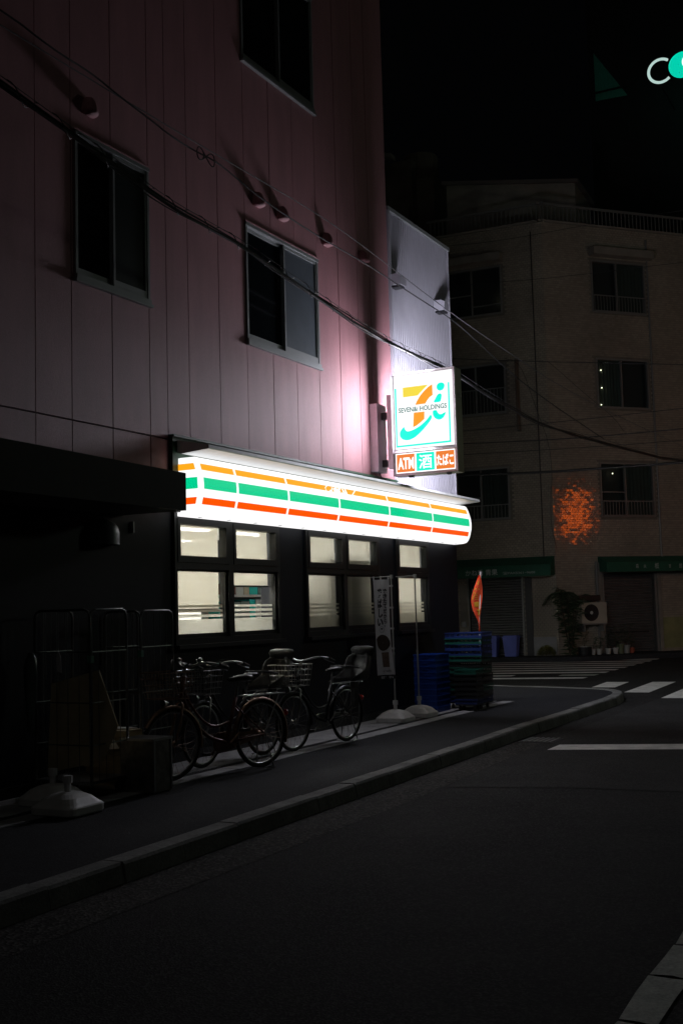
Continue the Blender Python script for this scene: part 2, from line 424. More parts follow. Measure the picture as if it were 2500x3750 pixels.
# ground floor wall with three window groups
groups = [(-1.585, .54, 2), (1.185, 3.29, 2), (3.855, 5.03, 1)]
lw = MB(); zs, zt = 1.20, 2.575
lw.box(-.25, 0, -9.5, 6.25, -.02, zs).box(-.25, 0, -9.5, 6.25, zt, 3.0)
ys = [-9.5] + [q for gq in groups for q in gq[:2]] + [6.25]
for a, b in zip(ys[::2], ys[1::2]): lw.box(-.25, 0, a, b, zs, zt)
part(lw, 'ground_floor_wall', m_dark, shop)
part(MB().box(0, .02, -9.5, 6.25, .007, .10), 'plinth', m_blackframe, shop)
# inner shell of the shop
m_in = mat('interior_wall', (.62, .58, .50), .8, var=.05)
m_ceil = mat('interior_ceiling', (.74, .73, .70), .8)
m_floor = mat('interior_floor', (.55, .53, .48), .35)
sh_in = MB().box(-6.2, -.255, -1.75, 6.2, .0, .02)
part(sh_in, 'shop_floor', m_floor, shop)
part(MB().box(-6.2, -.255, -1.75, 6.2, 2.86, 2.96), 'shop_ceiling', m_ceil, shop)
part(MB().box(-6.3, -6.2, -1.85, 6.25, 0, 2.96).box(-6.2, -.255, -1.85, -1.75, 0, 2.96), 'shop_inner_wall', m_in, shop)
# end wall on the side street with glazed shop front
ew = MB().box(-9, -5.6, 6.2, 6.25, 0, 3.0).box(-5.6, -.25, 6.2, 6.25, 2.55, 3.0).box(-.9, -.25, 6.2, 6.25, 0, 2.55)
part(ew, 'end_wall', m_dark, shop)
ea = thing('added_side_lightbox', 'unseen light box added over the shop front on the side street', 'sign', (-2.9, 6.4, 2.5))  # out of view, added to brighten the crossing
part(MB().prism([(-5.6, 6.252, 2.56), (-5.6, 6.50, 2.58), (-5.6, 6.56, 2.85), (-5.6, 6.48, 3.14), (-5.6, 6.252, 3.14)], (5.2, 0, 0)), 'lit_box', e_white, ea)
part(MB().box(-5.65, -.35, 6.252, 6.6, 3.15, 3.19), 'lid', m_white, ea)
m_glass = glassmat('window_glass', (.96, .98, .97))
for k in range(4):
    a = -5.6 + k*1.175
    part(MB().box(a+.03, a+1.145, 6.222, 6.228, .06, 2.50), 'front_pane', m_glass, shop)
    part(MB().box(a-.03, a+.03, 6.20, 6.255, .02, 2.55), 'front_mullion', m_alu, shop)
m_blind = glassmat('roller_blind', (1, 1, 1), body=(.78, .745, .66), bodyf=.86)
m_blindrail = mat('blind_rail', (.06, .06, .06), .5)
m_film = glassmat('frosted_film', (1, 1, 1), body=(.70, .68, .62), bodyf=.86)
def pane_col(y0, y1, opts):
    """one column of a window group: top-hung sash above, fixed pane below"""
    f = MB(); w = .045
    f.box(-.10, .03, y0, y0+w, zs+.06, zt-.05).box(-.10, .03, y1-w, y1, zs+.06, zt-.05)
    f.box(-.10, .03, y0, y1, zt-.05, zt).box(-.10, .03, y0, y1, zs, zs+.06).box(-.10, .03, y0+w, y1-w, 1.99, 2.055)
    fo = part(f, 'window_frame', m_blackframe, shop)
    s = MB(); a, b, c, d = y0+w+.004, y1-w-.004, 2.06, zt-.056
    s.box(-.06, .036, a, a+.05, c, d).box(-.06, .036, b-.05, b, c, d).box(-.06, .036, a+.05, b-.05, c, c+.07).box(-.06, .036, a+.05, b-.05, d-.06, d)
    part(s, 'top_sash', m_blackframe, fo)
    part(MB().box(-.036, -.030, a+.05, b-.05, c+.07, d-.06), 'pane', m_glass, fo)
    lo = MB(); a2, b2, c2, d2 = y0+w+.002, y1-w-.002, zs+.062, 1.988
    lo.box(-.08, .0, a2, a2+.03, c2, d2).box(-.08, .0, b2-.03, b2, c2, d2).box(-.08, .0, a2+.03, b2-.03, c2, c2+.045).box(-.08, .0, a2+.03, b2-.03, d2-.02, d2)
    part(lo, 'lower_sash', m_blackframe, fo)
    part(MB().box(-.044, -.038, a2+.03, b2-.03, c2+.045, d2-.02), 'pane', m_glass, fo)
    # frosted bands on the lower pane
    fb = c2 + .045
    for q0, q1 in ((0, .15), (.172, .203), (.226, .255), (.278, .303)):
        part(MB().box(-.047, -.0455, a2+.032, b2-.032, fb+q0, fb+q1), 'frosted_band', m_film, fo)
    bl = opts.get('blind', c2); bb = opts.get('side', .09)
    if bl is not None:
        part(MB().box(-.090, -.087, a2+.004, b2-bb, bl, zt-.06), 'roller_blind', m_blind, fo)
        part(MB().box(-.098, -.082, a2+.004, b2-bb+.015, bl-.02, bl), 'blind_rail', m_blindrail, fo)
for gi, (a, b, n) in enumerate(groups):
    wd_ = (b-a)/n
    for k in range(n):
        o = {}
        if gi == 0: o = [{'blind': 1.57, 'side': .045}, {'blind': 1.83, 'side': .06}][k]
        elif gi == 1: o = [{'blind': 1.28, 'side': .045}, {'blind': 1.28, 'side': .03}][k]
        else: o = {'blind': 1.28, 'side': .04}
        pane_col(a + wd_*k + .001, a + wd_*(k+1) - .001, o)
    part(MB().box(0, .09, a-.02, b+.02, zs-.045, zs-.004), 'window_sill', m_blackframe, shop)
    part(MB().box(0, .07, a-.02, b+.02, zt+.002, zt+.022), 'window_head', m_blackframe, shop)
for k in range(12): part(MB().box(.001, .03, 1.25+.17*k, 1.28+.17*k, zt+.024, zt+.05), 'head_bracket', m_alu, shop)

# entrance canopy fascia, green sign board
fa = MB().prism([(0, -9.5, 2.50), (.75, -9.5, 2.50), (.75, -9.5, 3.0), (0, -9.5, 3.0)], (0, .001, 0)) if False else MB()
pr = lambda y, zl, zh: [(0.002, y, zl), (.75, y, zl), (.75, y, zh), (0.002, y, zh)]
A_ = [fa.p(q) for q in pr(-9.4, 2.49, 2.98)]; B_ = [fa.p(q) for q in pr(-2.385, 2.495, 2.853)]
fa.loft([A_, B_], True)
cano = part(fa, 'entrance_canopy', m_fascia, shop)
part(MB().box(.02, .70, -5.05, -5.035, 2.6, 2.88), 'canopy_joint', m_blackframe, cano)
part(MB().box(.002, .12, -4.2, -1.66, 2.90, 2.96), 'canopy_flashing', m_blackframe, shop)
part(MB().box(.003, .05, -1.625, 3.6, 2.6, 3.365).box(.003, .075, -1.635, 3.9, 3.365, 3.39), 'sign_board', m_green, shop)
# grey hood and bracket under the canopy
hd = MB(); rs = []
for i in range(7):
    t = i/6; rr = .17*math.sqrt(max(.0, 1-(max(0, t-.45)/.56)**2))
    rs.append([hd.p((.003 + rr*math.sin(math.pi*k/12)*1.0, -2.72 + rr*math.cos(math.pi*k/12), 2.19+.25*t)) for k in range(13)])
for A_, B_ in zip(rs, rs[1:]):
    for k in range(12): hd.f.append([A_[k], A_[k+1], B_[k+1], B_[k]])
part(hd, 'exhaust_hood', m_alu, shop, True)
part(MB().box(.003, .03, -2.27, -2.25, 2.33, 2.44), 'wall_bracket', m_alu, shop)

# ------------------------------------------------------------------ corrugated annex
ann = thing('metal_annex', 'grey corrugated metal wall of the annex beyond the lit signboard', 'building', (-4, 5.1, 3.0))
part(MB().box(-8.8, -.04, 3.94, 6.24, 3.02, 7.46), 'annex_body', m_body, ann)
cw = MB(); prof = []
y = 3.96; per = .068
while y < 6.30:
    prof += [(y, -.02), (y+per*.32, -.02), (y+per*.46, -.007), (y+per*.82, -.007)]; y += per
prof.append((6.31, -.02))
lo = [cw.p((x, q, 3.0)) for q, x in prof]; hi = [cw.p((x, q, 7.5)) for q, x in prof]
for k in range(len(lo)-1): cw.f.append([lo[k], lo[k+1], hi[k+1], hi[k]])
part(cw, 'corrugated_sheet', m_corr, ann)
part(MB().box(-.3, .03, 3.94, 6.34, 7.502, 7.56), 'coping', m_alu, ann)
part(MB().box(-.035, .035, 3.935, 3.985, 3.02, 7.50), 'corner_trim', m_corr, ann)
part(MB().box(-.035, .012, 6.312, 6.33, 2.6, 7.50), 'corner_trim', m_corr, ann)
for (y, z) in ((4.05, 6.42), (5.74, 6.41)):
    b = MB(); b.prism([(.008, y-.10, z-.085), (.19, y-.10, z-.085), (.19, y-.10, z+.045), (.13, y-.10, z+.085), (.008, y-.10, z+.085)], (0, .20, 0))
    vh = part(b, 'vent_hood', m_corr, ann); part(MB().box(.02, .17, y-.08, y+.08, z-.115, z-.086), 'vent_grille', m_blackframe, vh)

# ------------------------------------------------------------------ striped light box awning
aw = thing('striped_lightbox_awning', 'long glowing white light box striped orange, green and red over the shop windows', 'sign', (.15, 2.3, 2.5))
AP = [(.02, 2.535), (.16, 2.542), (.225, 2.557), (.262, 2.60), (.285, 2.651), (.304, 2.723), (.315, 2.77), (.318, 2.811), (.318, 2.87), (.312, 2.931), (.302, 2.97), (.290, 3.012), (.268, 3.080), (.245, 3.125), (.232, 3.143)]
def ao(z):
    for (a, b), (c, d) in zip(AP[2:], AP[3:]):
        if b <= z <= d: return a + (c-a)*(z-b)/(d-b)
    return AP[-1][0]
Y0, Y1 = -1.50, 6.12
sy_ = [Y0, -.815, .286, 1.562, 3.048, 4.559, Y1]
for a, b in zip(sy_, sy_[1:]):
    mb = MB(); r0 = [mb.p((x, a+.0015, z)) for x, z in AP]; r1 = [mb.p((x, b-.0015, z)) for x, z in AP]
    for k in range(len(AP)-1): mb.f.append([r0[k], r1[k], r1[k+1], r0[k+1]])
    fp = part(mb, 'face_panel', e_white, aw, True)
    for z0, z1, mt in ((3.012, 3.080, e_or), (2.811, 2.931, e_gr), (2.651, 2.723, e_rd)):
        st = MB(); zz = [z0 + (z1-z0)*i/4 for i in range(5)]
        ya, yb = a+.022, b-.022
        if a == Y0: ya += .02
        if b == Y1: yb -= .045
        r0 = [st.p((ao(z)+.003, ya, z)) for z in zz]; r1 = [st.p((ao(z)+.003, yb, z)) for z in zz]
        for k in range(4): st.f.append([r0[k], r1[k], r1[k+1], r0[k+1]])
        part(st, 'colour_stripe', mt, fp, True)
# ends
for yv, s in ((Y0, -1), (Y1, 1)):
    mb = MB(); pts = [(x, yv-s*.001, z) for x, z in AP] + [(.02, yv-s*.001, 3.143)]
    mb.prism(pts, (0, s*.03, 0)); ec = part(mb, 'end_cap', e_white, aw)
    part(MB().box(-.0, .03, yv+s*.002, yv+s*.06, 2.6, 3.20), 'end_bracket', m_white, aw)
    for z0, z1, mt in ((3.012, 3.080, e_or), (2.811, 2.931, e_gr), (2.651, 2.723, e_rd)):
        st = MB(); xm = lambda z: ao(z)-.022
        st.face((.05, yv+s*.034, z0), (xm(z0), yv+s*.034, z0), (xm(z1), yv+s*.034, z1), (.05, yv+s*.034, z1)); part(st, 'colour_stripe', mt, ec)
# lid
ld = MB(); lp = [(.06, 3.335), (.455, 3.252), (.462, 3.218), (.450, 3.210), (.11, 3.186), (.06, 3.20)]
A_ = [ld.p((x, -1.56, z)) for x, z in lp]; B_ = [ld.p((x, 6.20, z)) for x, z in lp]; ld.loft([A_, B_], True)
part(ld, 'lid', m_white, aw)
part(MB().box(.03, .232, Y0, Y1, 3.1435, 3.150), 'top_plate', e_white, aw)  # glow added here to brighten the underside of the lid
part(MB().box(.0, .06, -1.2, 6.30, 3.24, 3.34), 'back_rail', m_signframe, aw)
random.seed(5)
for k in range(14): part(MB().box(.13, .17, -1.3+.55*k, -1.285+.55*k, 2.528, 2.5365), 'clip', m_white, aw)
# white marks drawn across the orange stripe
bee = [[(1.303,3.081),(1.332,3.078),(1.261,3.047),(1.272,3.011),(1.255,3.011),(1.245,3.049)],[(2.073,3.078),(2.109,3.077),(1.984,3.011),(1.957,3.012)],
 [(1.343,3.012),(1.37,3.03),(1.408,3.04),(1.424,3.031),(1.425,3.012)],[(1.421,3.068),(1.447,3.068),(1.464,3.037),(1.43,3.033)],
 [(1.469,3.07),(1.503,3.067),(1.553,3.079),(1.544,3.062),(1.589,3.051),(1.622,3.081),(1.698,3.076),(1.643,3.048),(1.656,3.012),(1.519,3.012),(1.459,3.016),(1.483,3.042)],
 [(1.706,3.075),(1.741,3.076),(1.795,3.012),(1.733,3.012)],[(1.783,3.078),(1.822,3.077),(1.838,3.012),(1.795,3.012)],[(1.671,3.012),(1.703,3.033),(1.721,3.012)]]
for q in bee:
    part(MB().face(*[(ao(z)+.0065, y, z) for y, z in q]), 'white_mark', e_white, aw)

# ------------------------------------------------------------------ projecting sign
SY0 = 3.2
sg = thing('lit_signboard', 'square white illuminated store sign jutting from the corner of the pink wall', 'sign', (.8, 3.3, 3.36))
part(MB().box(.337, 1.30, SY0+.012, SY0+.22, 3.362, 4.81), 'cabinet', m_olive, sg)
fr = MB(); X0, X1, Z0, Z1 = .337, 1.30, 3.362, 4.81
def bevel_frame(mb, xo0, xo1, zo0, zo1, xi0, xi1, zi0, zi1, yo, yi):
    o = [mb.p(q) for q in ((xo0, yo, zo0), (xo1, yo, zo0), (xo1, yo, zo1), (xo0, yo, zo1))]; i = [mb.p(q) for q in ((xi0, yi, zi0), (xi1, yi, zi0), (xi1, yi, zi1), (xi0, yi, zi1))]; bk = [mb.p(q) for q in ((xo0, SY0+.0118, zo0), (xo1, SY0+.0118, zo0), (xo1, SY0+.0118, zo1), (xo0, SY0+.0118, zo1))]
    for k in range(4): mb.f += [[o[k], o[(k+1) % 4], i[(k+1) % 4], i[k]], [bk[k], bk[(k+1) % 4], o[(k+1) % 4], o[k]]]
bevel_frame(fr, X0, X1, 3.690, Z1, .369, 1.261, 3.733, 4.782, SY0-.030, SY0-.0005)
bevel_frame(fr, X0, X1, Z0, 3.6895, .369, 1.261, 3.398, 3.676, SY0-.022, SY0-.0005)
part(fr, 'front_frame', m_signframe, sg)
part(MB().box(.369, 1.261, SY0, SY0+.0117, 3.733, 4.782), 'lit_face', e_sign, sg)
part(MB().box(.369, 1.261, SY0, SY0+.0117, 3.398, 3.678), 'lower_lit_face', e_lowwh, sg)
part(MB().box(.369, 1.261, SY0+.2205, SY0+.232, 3.41, 4.77), 'rear_lit_face', e_sign, sg)
for nm, yv, d, pw in (('sign_face_light', SY0-.0056, -1, 62), ('sign_face_light', SY0+.24, 1, 150)):   # area lights added just outside each face, rear one raised for the crossing
    la = bpy.data.lights.new(nm, 'AREA'); la.shape = 'RECTANGLE'; la.size = .56 if d < 0 else .86; la.size_y = 1.04; la.energy = pw; la.color = (.89, .88, 1)
    lo_ = bpy.data.objects.new(nm, la); COL.objects.link(lo_); lo_.rotation_euler = V((0, d, 0)).to_track_quat('-Z', 'Z').to_euler()
    lo_.parent = sg; lo_.location = V((.665 if d < 0 else .815, yv, 4.258)) - ORG[sg]
logo = {
 'yellow_bar': (e_yellow, [(.511,4.604),(.895,4.605),(.832,4.555),(.772,4.505),(.734,4.471),(.511,4.468)]),
 'orange_arc': (e_orange, [(.958,4.604),(.96,4.452),(.912,4.428),(.873,4.384),(.846,4.345),(.694,4.342),(.72,4.391),(.765,4.455),(.831,4.521),(.896,4.572)]),
 'orange_leg': (e_orange, [(.667,4.234),(.828,4.234),(.824,4.132),(.762,4.087),(.708,4.053),(.651,4.032)]),
 'teal_swoosh': (e_teal, [(.514,4.056),(.52,4.016),(.551,3.98),(.599,3.98),(.674,4.001),(.761,4.043),(.836,4.094),(.891,4.147),(.924,4.188),(.941,4.137),(.888,4.069),(.823,4.003),(.746,3.937),(.67,3.885),(.595,3.858),(.531,3.857),(.478,3.879),(.447,3.916),(.443,3.966),(.461,4.004)]),
 'teal_stem': (e_teal, [(.966,4.344),(1.005,4.408),(1.033,4.449),(1.065,4.465),(1.093,4.452),(1.094,4.418),(1.082,4.375),(1.071,4.344)]),
 'teal_hook': (e_teal, [(.952,4.233),(1.015,4.236),(1.024,4.201),(1.049,4.174),(1.085,4.171),(1.122,4.186),(1.146,4.198),(1.136,4.16),(1.109,4.12),(1.072,4.099),(1.03,4.099),(.984,4.123),(.955,4.17)]),
 'teal_dot': (e_teal, [(1.024,4.562),(1.033,4.591),(1.06,4.61),(1.097,4.614),(1.127,4.601),(1.144,4.573),(1.135,4.535),(1.111,4.508),(1.071,4.498),(1.039,4.514),(1.024,4.541)]),
 'teal_border': (e_teal, [(.384,4.604),(.408,4.602),(.404,3.79),(1.19,3.796),(1.19,4.604),(1.212,4.604),(1.212,3.771),(.388,3.767)]),
 'orange_panel': (e_lowor, [(.384,3.662),(.656,3.662),(.656,3.413),(.384,3.413)]),
 'teal_panel': (e_lowte, [(.683,3.662),(.954,3.662),(.954,3.413),(.683,3.413)]),
 'tobacco_panel': (e_lowor, [(.979,3.662),(1.25,3.662),(1.25,3.413),(.979,3.413)]),
}
def round_poly(pts, keep):
    return pts if keep else smooth2(pts + [pts[0]], 1)[:-1]
for k, (mt, pts) in logo.items():
    if k in ('teal_swoosh', 'teal_stem', 'teal_hook', 'teal_dot'):
        q = []; n = len(pts)
        for i in range(n):
            a, b = V(pts[i]), V(pts[(i+1) % n]); q += [tuple(a.lerp(b, .2)), tuple(a.lerp(b, .8))]
        pts = q
    part(MB().poly2(pts, SY0-.0005, .003), k, mt, sg)
def sign_text(s, x0, x1, z0, z1, mt, nm, bold=0., y=SY0-.0050):
    part(add_text(MB(), s, lambda u, v: (x0+(x1-x0)*u, y, z0+(z1-z0)*v), bold), nm, mt, sg)
sign_text('SEVEN&i HOLDINGS', .437, 1.164, 4.250, 4.320, e_text, 'lettering', .018)
sign_text('ATM', .402, .644, 3.452, 3.616, e_lowwh, 'lettering', .03)
sign_text('酒', .722, .918, 3.440, 3.634, e_lowwh, 'lettering', .008)
sign_text('たばこ', .990, 1.240, 3.460, 3.618, e_lowwh, 'lettering', .025)
part(MB().box(.228, .336, SY0+.05, SY0+.19, 3.49, 4.54), 'wall_box', m_signframe, sg)
part(MB().box(.002, .12, 3.15, 3.44, 3.45, 4.42), 'wall_box', m_signframe, sg)
part(MB().box(.12, .228, 3.28, 3.36, 3.52, 3.62).box(.12, .228, 3.28, 3.36, 4.2, 4.3), 'bracket', m_black, sg)
part(MB().tube([(.06, 3.3, 3.45), (.08, 3.32, 3.38), (.13, 3.4, 3.34), (.12, 3.45, 3.28)], .006), 'cable', m_wire, sg)
for x in (.55, 1.12): part(MB().box(x, x+.06, SY0+.02, SY0+.08, 3.335, 3.361), 'drain_spout', m_black, sg)
part(MB().tube([(.80, SY0+.1, 4.811), (.80, SY0+.1, 4.86)], .006), 'lifting_eye', m_black, sg)
part(MB().tube([(1.301, SY0+.12, 4.45), (1.325, SY0+.12, 4.46), (1.325, SY0+.12, 4.40), (1.301, SY0+.12, 4.39)], .006), 'hook', m_chrome, sg)

# ------------------------------------------------------------------ inside the shop
e_tube = emat('fluorescent_tube', (1, .98, .95), 105)
n = 0
for ix, x in enumerate((-1.3, -3.0, -4.7)):
    for iy in range(4):
        y = -1.0 + iy*1.9
        t = thing('ceiling_light', 'fluorescent ceiling light inside the shop, row %s from the windows, %s along' % (('first', 'second', 'third')[ix], ('nearest', 'second', 'third', 'farthest')[iy]), 'lamp', (x, y, 2.80), 'ceiling lights in the shop')
        part(MB().box(x-.14, x+.14, y-.65, y+.65, 2.815, 2.859), 'housing', m_ceil, t)
        part(MB().box(x-.08, x+.08, y-.62, y+.62, 2.79, 2.814), 'tube', e_tube, t)
sf = thing('shop_shelf', 'white shelf unit with goods seen through the clear right pane', 'shelf', (-1.1, 1.6, .02))
m_sh = mat('shelf_white', (.70, .69, .66), .5)
for z in (.15, .62, 1.02, 1.37, 1.72, 2.02): part(MB().box(-1.35, -.95, .3, 3.2, z, z+.03), 'shelf_board', m_sh, sf)
part(MB().box(-1.38, -1.352, .3, 3.2, .02, 2.1), 'shelf_back', m_sh, sf)
for y in (.3, 3.215): part(MB().box(-1.35, -.95, y-.015, y, .02, 2.1), 'shelf_side', m_sh, sf)
pal = {'teal': mat('carton_teal', (.0, .50, .46), .5), 'grey': mat('carton_grey', (.16, .20, .19), .6), 'white': mat('carton_white', (.65, .66, .64), .5), 'brown': mat('carton_brown', (.20, .07, .05), .6), 'green': mat('carton_green', (.05, .25, .08), .5), 'cream': mat('carton_cream', (.6, .5, .36), .6)}
random.seed(21)
ORD = ['leftmost', 'second', 'third', 'fourth', 'fifth', 'sixth', 'seventh', 'eighth', 'ninth', 'tenth', 'eleventh', 'twelfth', 'thirteenth', 'fourteenth', 'fifteenth', 'sixteenth', 'seventeenth', 'eighteenth', 'nineteenth', 'twentieth']
for z, lvl in ((1.05, 'lowest visible'), (1.40, 'middle'), (1.75, 'top')):
    y = .95; k = 0
    seq = ['grey', 'teal', 'grey', 'grey', 'teal', 'white', 'grey', 'teal', 'white', 'brown', 'white', 'cream', 'teal', 'grey', 'green']
    while y < 2.7:
        w = random.uniform(.13, .22); h = random.uniform(.25, .30) if z < 1.7 else random.uniform(.1, .16)
        c = seq[(k + (0 if z < 1.2 else 1 if z < 1.7 else 9)) % len(seq)]
        solo(MB().box(-1.30, -1.0, y+.006, y+w-.006, z+.001, z+h), 'goods_carton', pal[c], '%s carton, %s from the left on the %s shelf in the shop' % (c, ORD[k], lvl), 'carton', group='cartons on the shop shelf')
        y += w; k += 1
pt = thing('store_partition', 'dark back of a cooler cabinet behind the middle shop windows', 'cabinet', (-.6, 2.4, .02))
part(MB().box(-.90, -.30, 1.90, 3.22, .02, 2.30), 'cabinet_body', mat('cooler_back', (.30, .31, .32), .6), pt)
part(MB().box(-.299, -.29, 2.0, 3.1, .1, .5), 'vent_panel', m_black, pt)
cn = thing('shop_counter', 'low magazine counter just inside the left shop window', 'counter', (-.6, -.6, .02))
part(MB().box(-.75, -.3, -1.6, .45, .02, 1.18), 'counter_body', mat('counter', (.45, .40, .32), .6), cn)
part(MB().box(-.77, -.28, -1.62, .47, 1.18, 1.21), 'counter_top', m_sh, cn)
for k, c in enumerate(('brown', 'white', 'cream', 'green', 'white')):
    solo(MB().box(-.6, -.35, -1.0+.28*k, -.78+.28*k, 1.211, 1.30+.05*(k % 3)), 'counter_packet', pal[c], '%s packet, %s from the left on the magazine counter' % (c, ORD[k]), 'packet', group='packets on the counter')

# ------------------------------------------------------------------ far corner building
P = V((-3.139, 21.806, 0)); DL = V((-.998, -.059, 0)).normalized(); DR = V((.673, .739, 0)).normalized()
NL = V((.059, -.998, 0)).normalized(); NR = V((.739, -.673, 0)).normalized()
TL = lambda t, o, z: P + DL*t + NL*o + V((0, 0, z))
TR = lambda t, o, z: P + DR*t + NR*o + V((0, 0, z))
fp_ = MB(); fp_.prism([tuple(P + V((.9, -1.0, .03))), tuple(P + DR*30 + NR*1.1 + V((0, 0, .03))), tuple(P + DR*30 - NR*20 + V((0, 0, .03))), tuple(P + DL*30 - NL*20 + V((0, 0, .03))), tuple(P + DL*30 + NL*.9 + V((0, 0, .03)))], (0, 0, RZ-.05))
struct(fp_, 'far_sidewalk', m_walk)
fb = thing('corner_block', 'four-storey tiled corner block with roof railing across the side street', 'building', tuple(P))
def tilemat():
    mt = bpy.data.materials.new('glazed_tile'); mt.use_nodes = True; nt = mt.node_tree; b = nt.nodes['Principled BSDF']
    g = nt.nodes.new('ShaderNodeNewGeometry')
    cr = nt.nodes.new('ShaderNodeValToRGB'); cr.color_ramp.elements[0].color = (.29, .255, .205, 1); cr.color_ramp.elements[1].color = (.36, .315, .255, 1)
    nt.links.new(g.outputs['Random Per Island'], cr.inputs[0])
    n = nt.nodes.new('ShaderNodeTexNoise'); n.inputs['Scale'].default_value = .5; n.inputs['Detail'].default_value = 6; nt.links.new(g.outputs['Position'], n.inputs['Vector'])
    mr = nt.nodes.new('ShaderNodeMapRange'); mr.inputs['From Min'].default_value = .3; mr.inputs['From Max'].default_value = .7; mr.inputs['To Min'].default_value = .78; mr.inputs['To Max'].default_value = 1.1; nt.links.new(n.outputs[0], mr.inputs[0])
    mx = nt.nodes.new('ShaderNodeMix'); mx.data_type = 'RGBA'; mx.blend_type = 'MULTIPLY'; mx.inputs[0].default_value = 1; nt.links.new(cr.outputs[0], mx.inputs[6]); nt.links.new(mr.outputs[0], mx.inputs[7])
    nt.links.new(mx.outputs[2], b.inputs['Base Color']); b.inputs['Roughness'].default_value = .10; b.inputs['Specular IOR Level'].default_value = .8
    return mt
m_tile = tilemat()
m_mortar = mat('mortar', (.16, .145, .12), .9, var=.2)
HB = 13.18
bd = MB(); loop = [P, P + DR*9, P + DR*9 - NR*9, P + DL*9 - NL*9 + V((0, 3, 0)), P + DL*9]
ins = [P - NL*.20 - NR*.12, P + DR*9 - NR*.20, P + DR*9 - NR*9, P + DL*9 - NL*9 + V((0, 3, 0)), P + DL*9 - NL*.20]
bd.prism([(q.x, q.y, 0) for q in ins], (0, 0, HB)); part(bd, 'block_core', m_body, fb)
# openings: (t0,t1,z0,z1)
oL = [(1.30, 3.30, 10.50, 12.02), (1.29, 3.10, 7.40, 8.96), (1.30, 3.0, 4.15, 5.75), (1.06, 2.70, .03, 2.42)]
oR = [(1.69, 3.64, 10.47, 12.12), (1.72, 3.60, 7.49, 9.04), (1.67, 3.60, 4.14, 5.81), (1.62, 3.42, .03, 2.42)]
def wall_tiles(T, ops, tmax, nm, sgn):
    bk = MB(T)
    # backing strips around the openings
    zc = sorted({0, HB} | {q for o in ops for q in o[2:]})
    for z0, z1 in zip(zc, zc[1:]):
        zm = (z0+z1)/2; t = 0
        for o in sorted(o for o in ops if o[2] < zm < o[3]):
            bk.box(t, o[0], -.2, -.006, z0, z1); t = o[1]
        bk.box(t, tmax, -.2, -.006, z0, z1)
    part(bk, 'tile_backing', m_mortar, fb)
    st = MB(T); singles = []
    tw, th, jt = .108, .060, .010; rows = int(HB/(th+jt)); cols = int(tmax/(tw+jt))
    for r in range(rows):
        z = r*(th+jt) + .004
        for c in range(-1, cols):
            t = c*(tw+jt) + (r % 2)*(tw+jt)/2 + .003
            a, b = max(t, .002), min(t+tw, tmax)
            if b - a < .02 or any(o[0]-.02 < b and o[1]+.02 > a and o[2]-.02 < z+th and o[3]+.02 > z for o in ops): continue
            j = [random.gauss(0, .0010) for _ in range(4)]
            if nm == 'L' and .05 < a and b < .98 and .62 < z < 2.35 and len(singles) < 290: singles.append((a, b, z, j)); continue
            i = [st.p(q) for q in ((a, -.006, z), (b, -.006, z), (b, -.006, z+th), (a, -.006, z+th), (a, .006+j[0]*.5+j[1]*.4, z), (b, .006-j[0]*.5+j[1]*.4, z), (b, .006-j[0]*.5-j[1]*.4, z+th), (a, .006+j[0]*.5-j[1]*.4, z+th))]
            for q in ((4,5,6,7),(0,1,5,4),(1,2,6,5),(2,3,7,6),(3,0,4,7)): st.f.append([i[k] for k in q])
    part(st, 'tile_field', m_tile, fb, kind='stuff')
    for a, b, z, j in singles:
        part(MB(T).box(a, b, -.006, .007+j[0], z, z+th), 'wall_tile', m_tile, fb)
wall_tiles(TL, oL, 4.2, 'L', 1); wall_tiles(TR, oR, 6.5, 'R', -1)
m_bframe = mat('far_window_frame', (.20, .20, .19), .5, .3)
m_inroom = mat('dark_room', (.02, .02, .02), .9)
m_curt = mat('curtain_grey_green', (.13, .14, .12), .9, var=.25, vs=9, stretch=(6, 6, .3))
m_eave = mat('eave_concrete', (.22, .20, .17), .85, var=.2)
m_fglass = glassmat('far_glass', (.75, .8, .8))
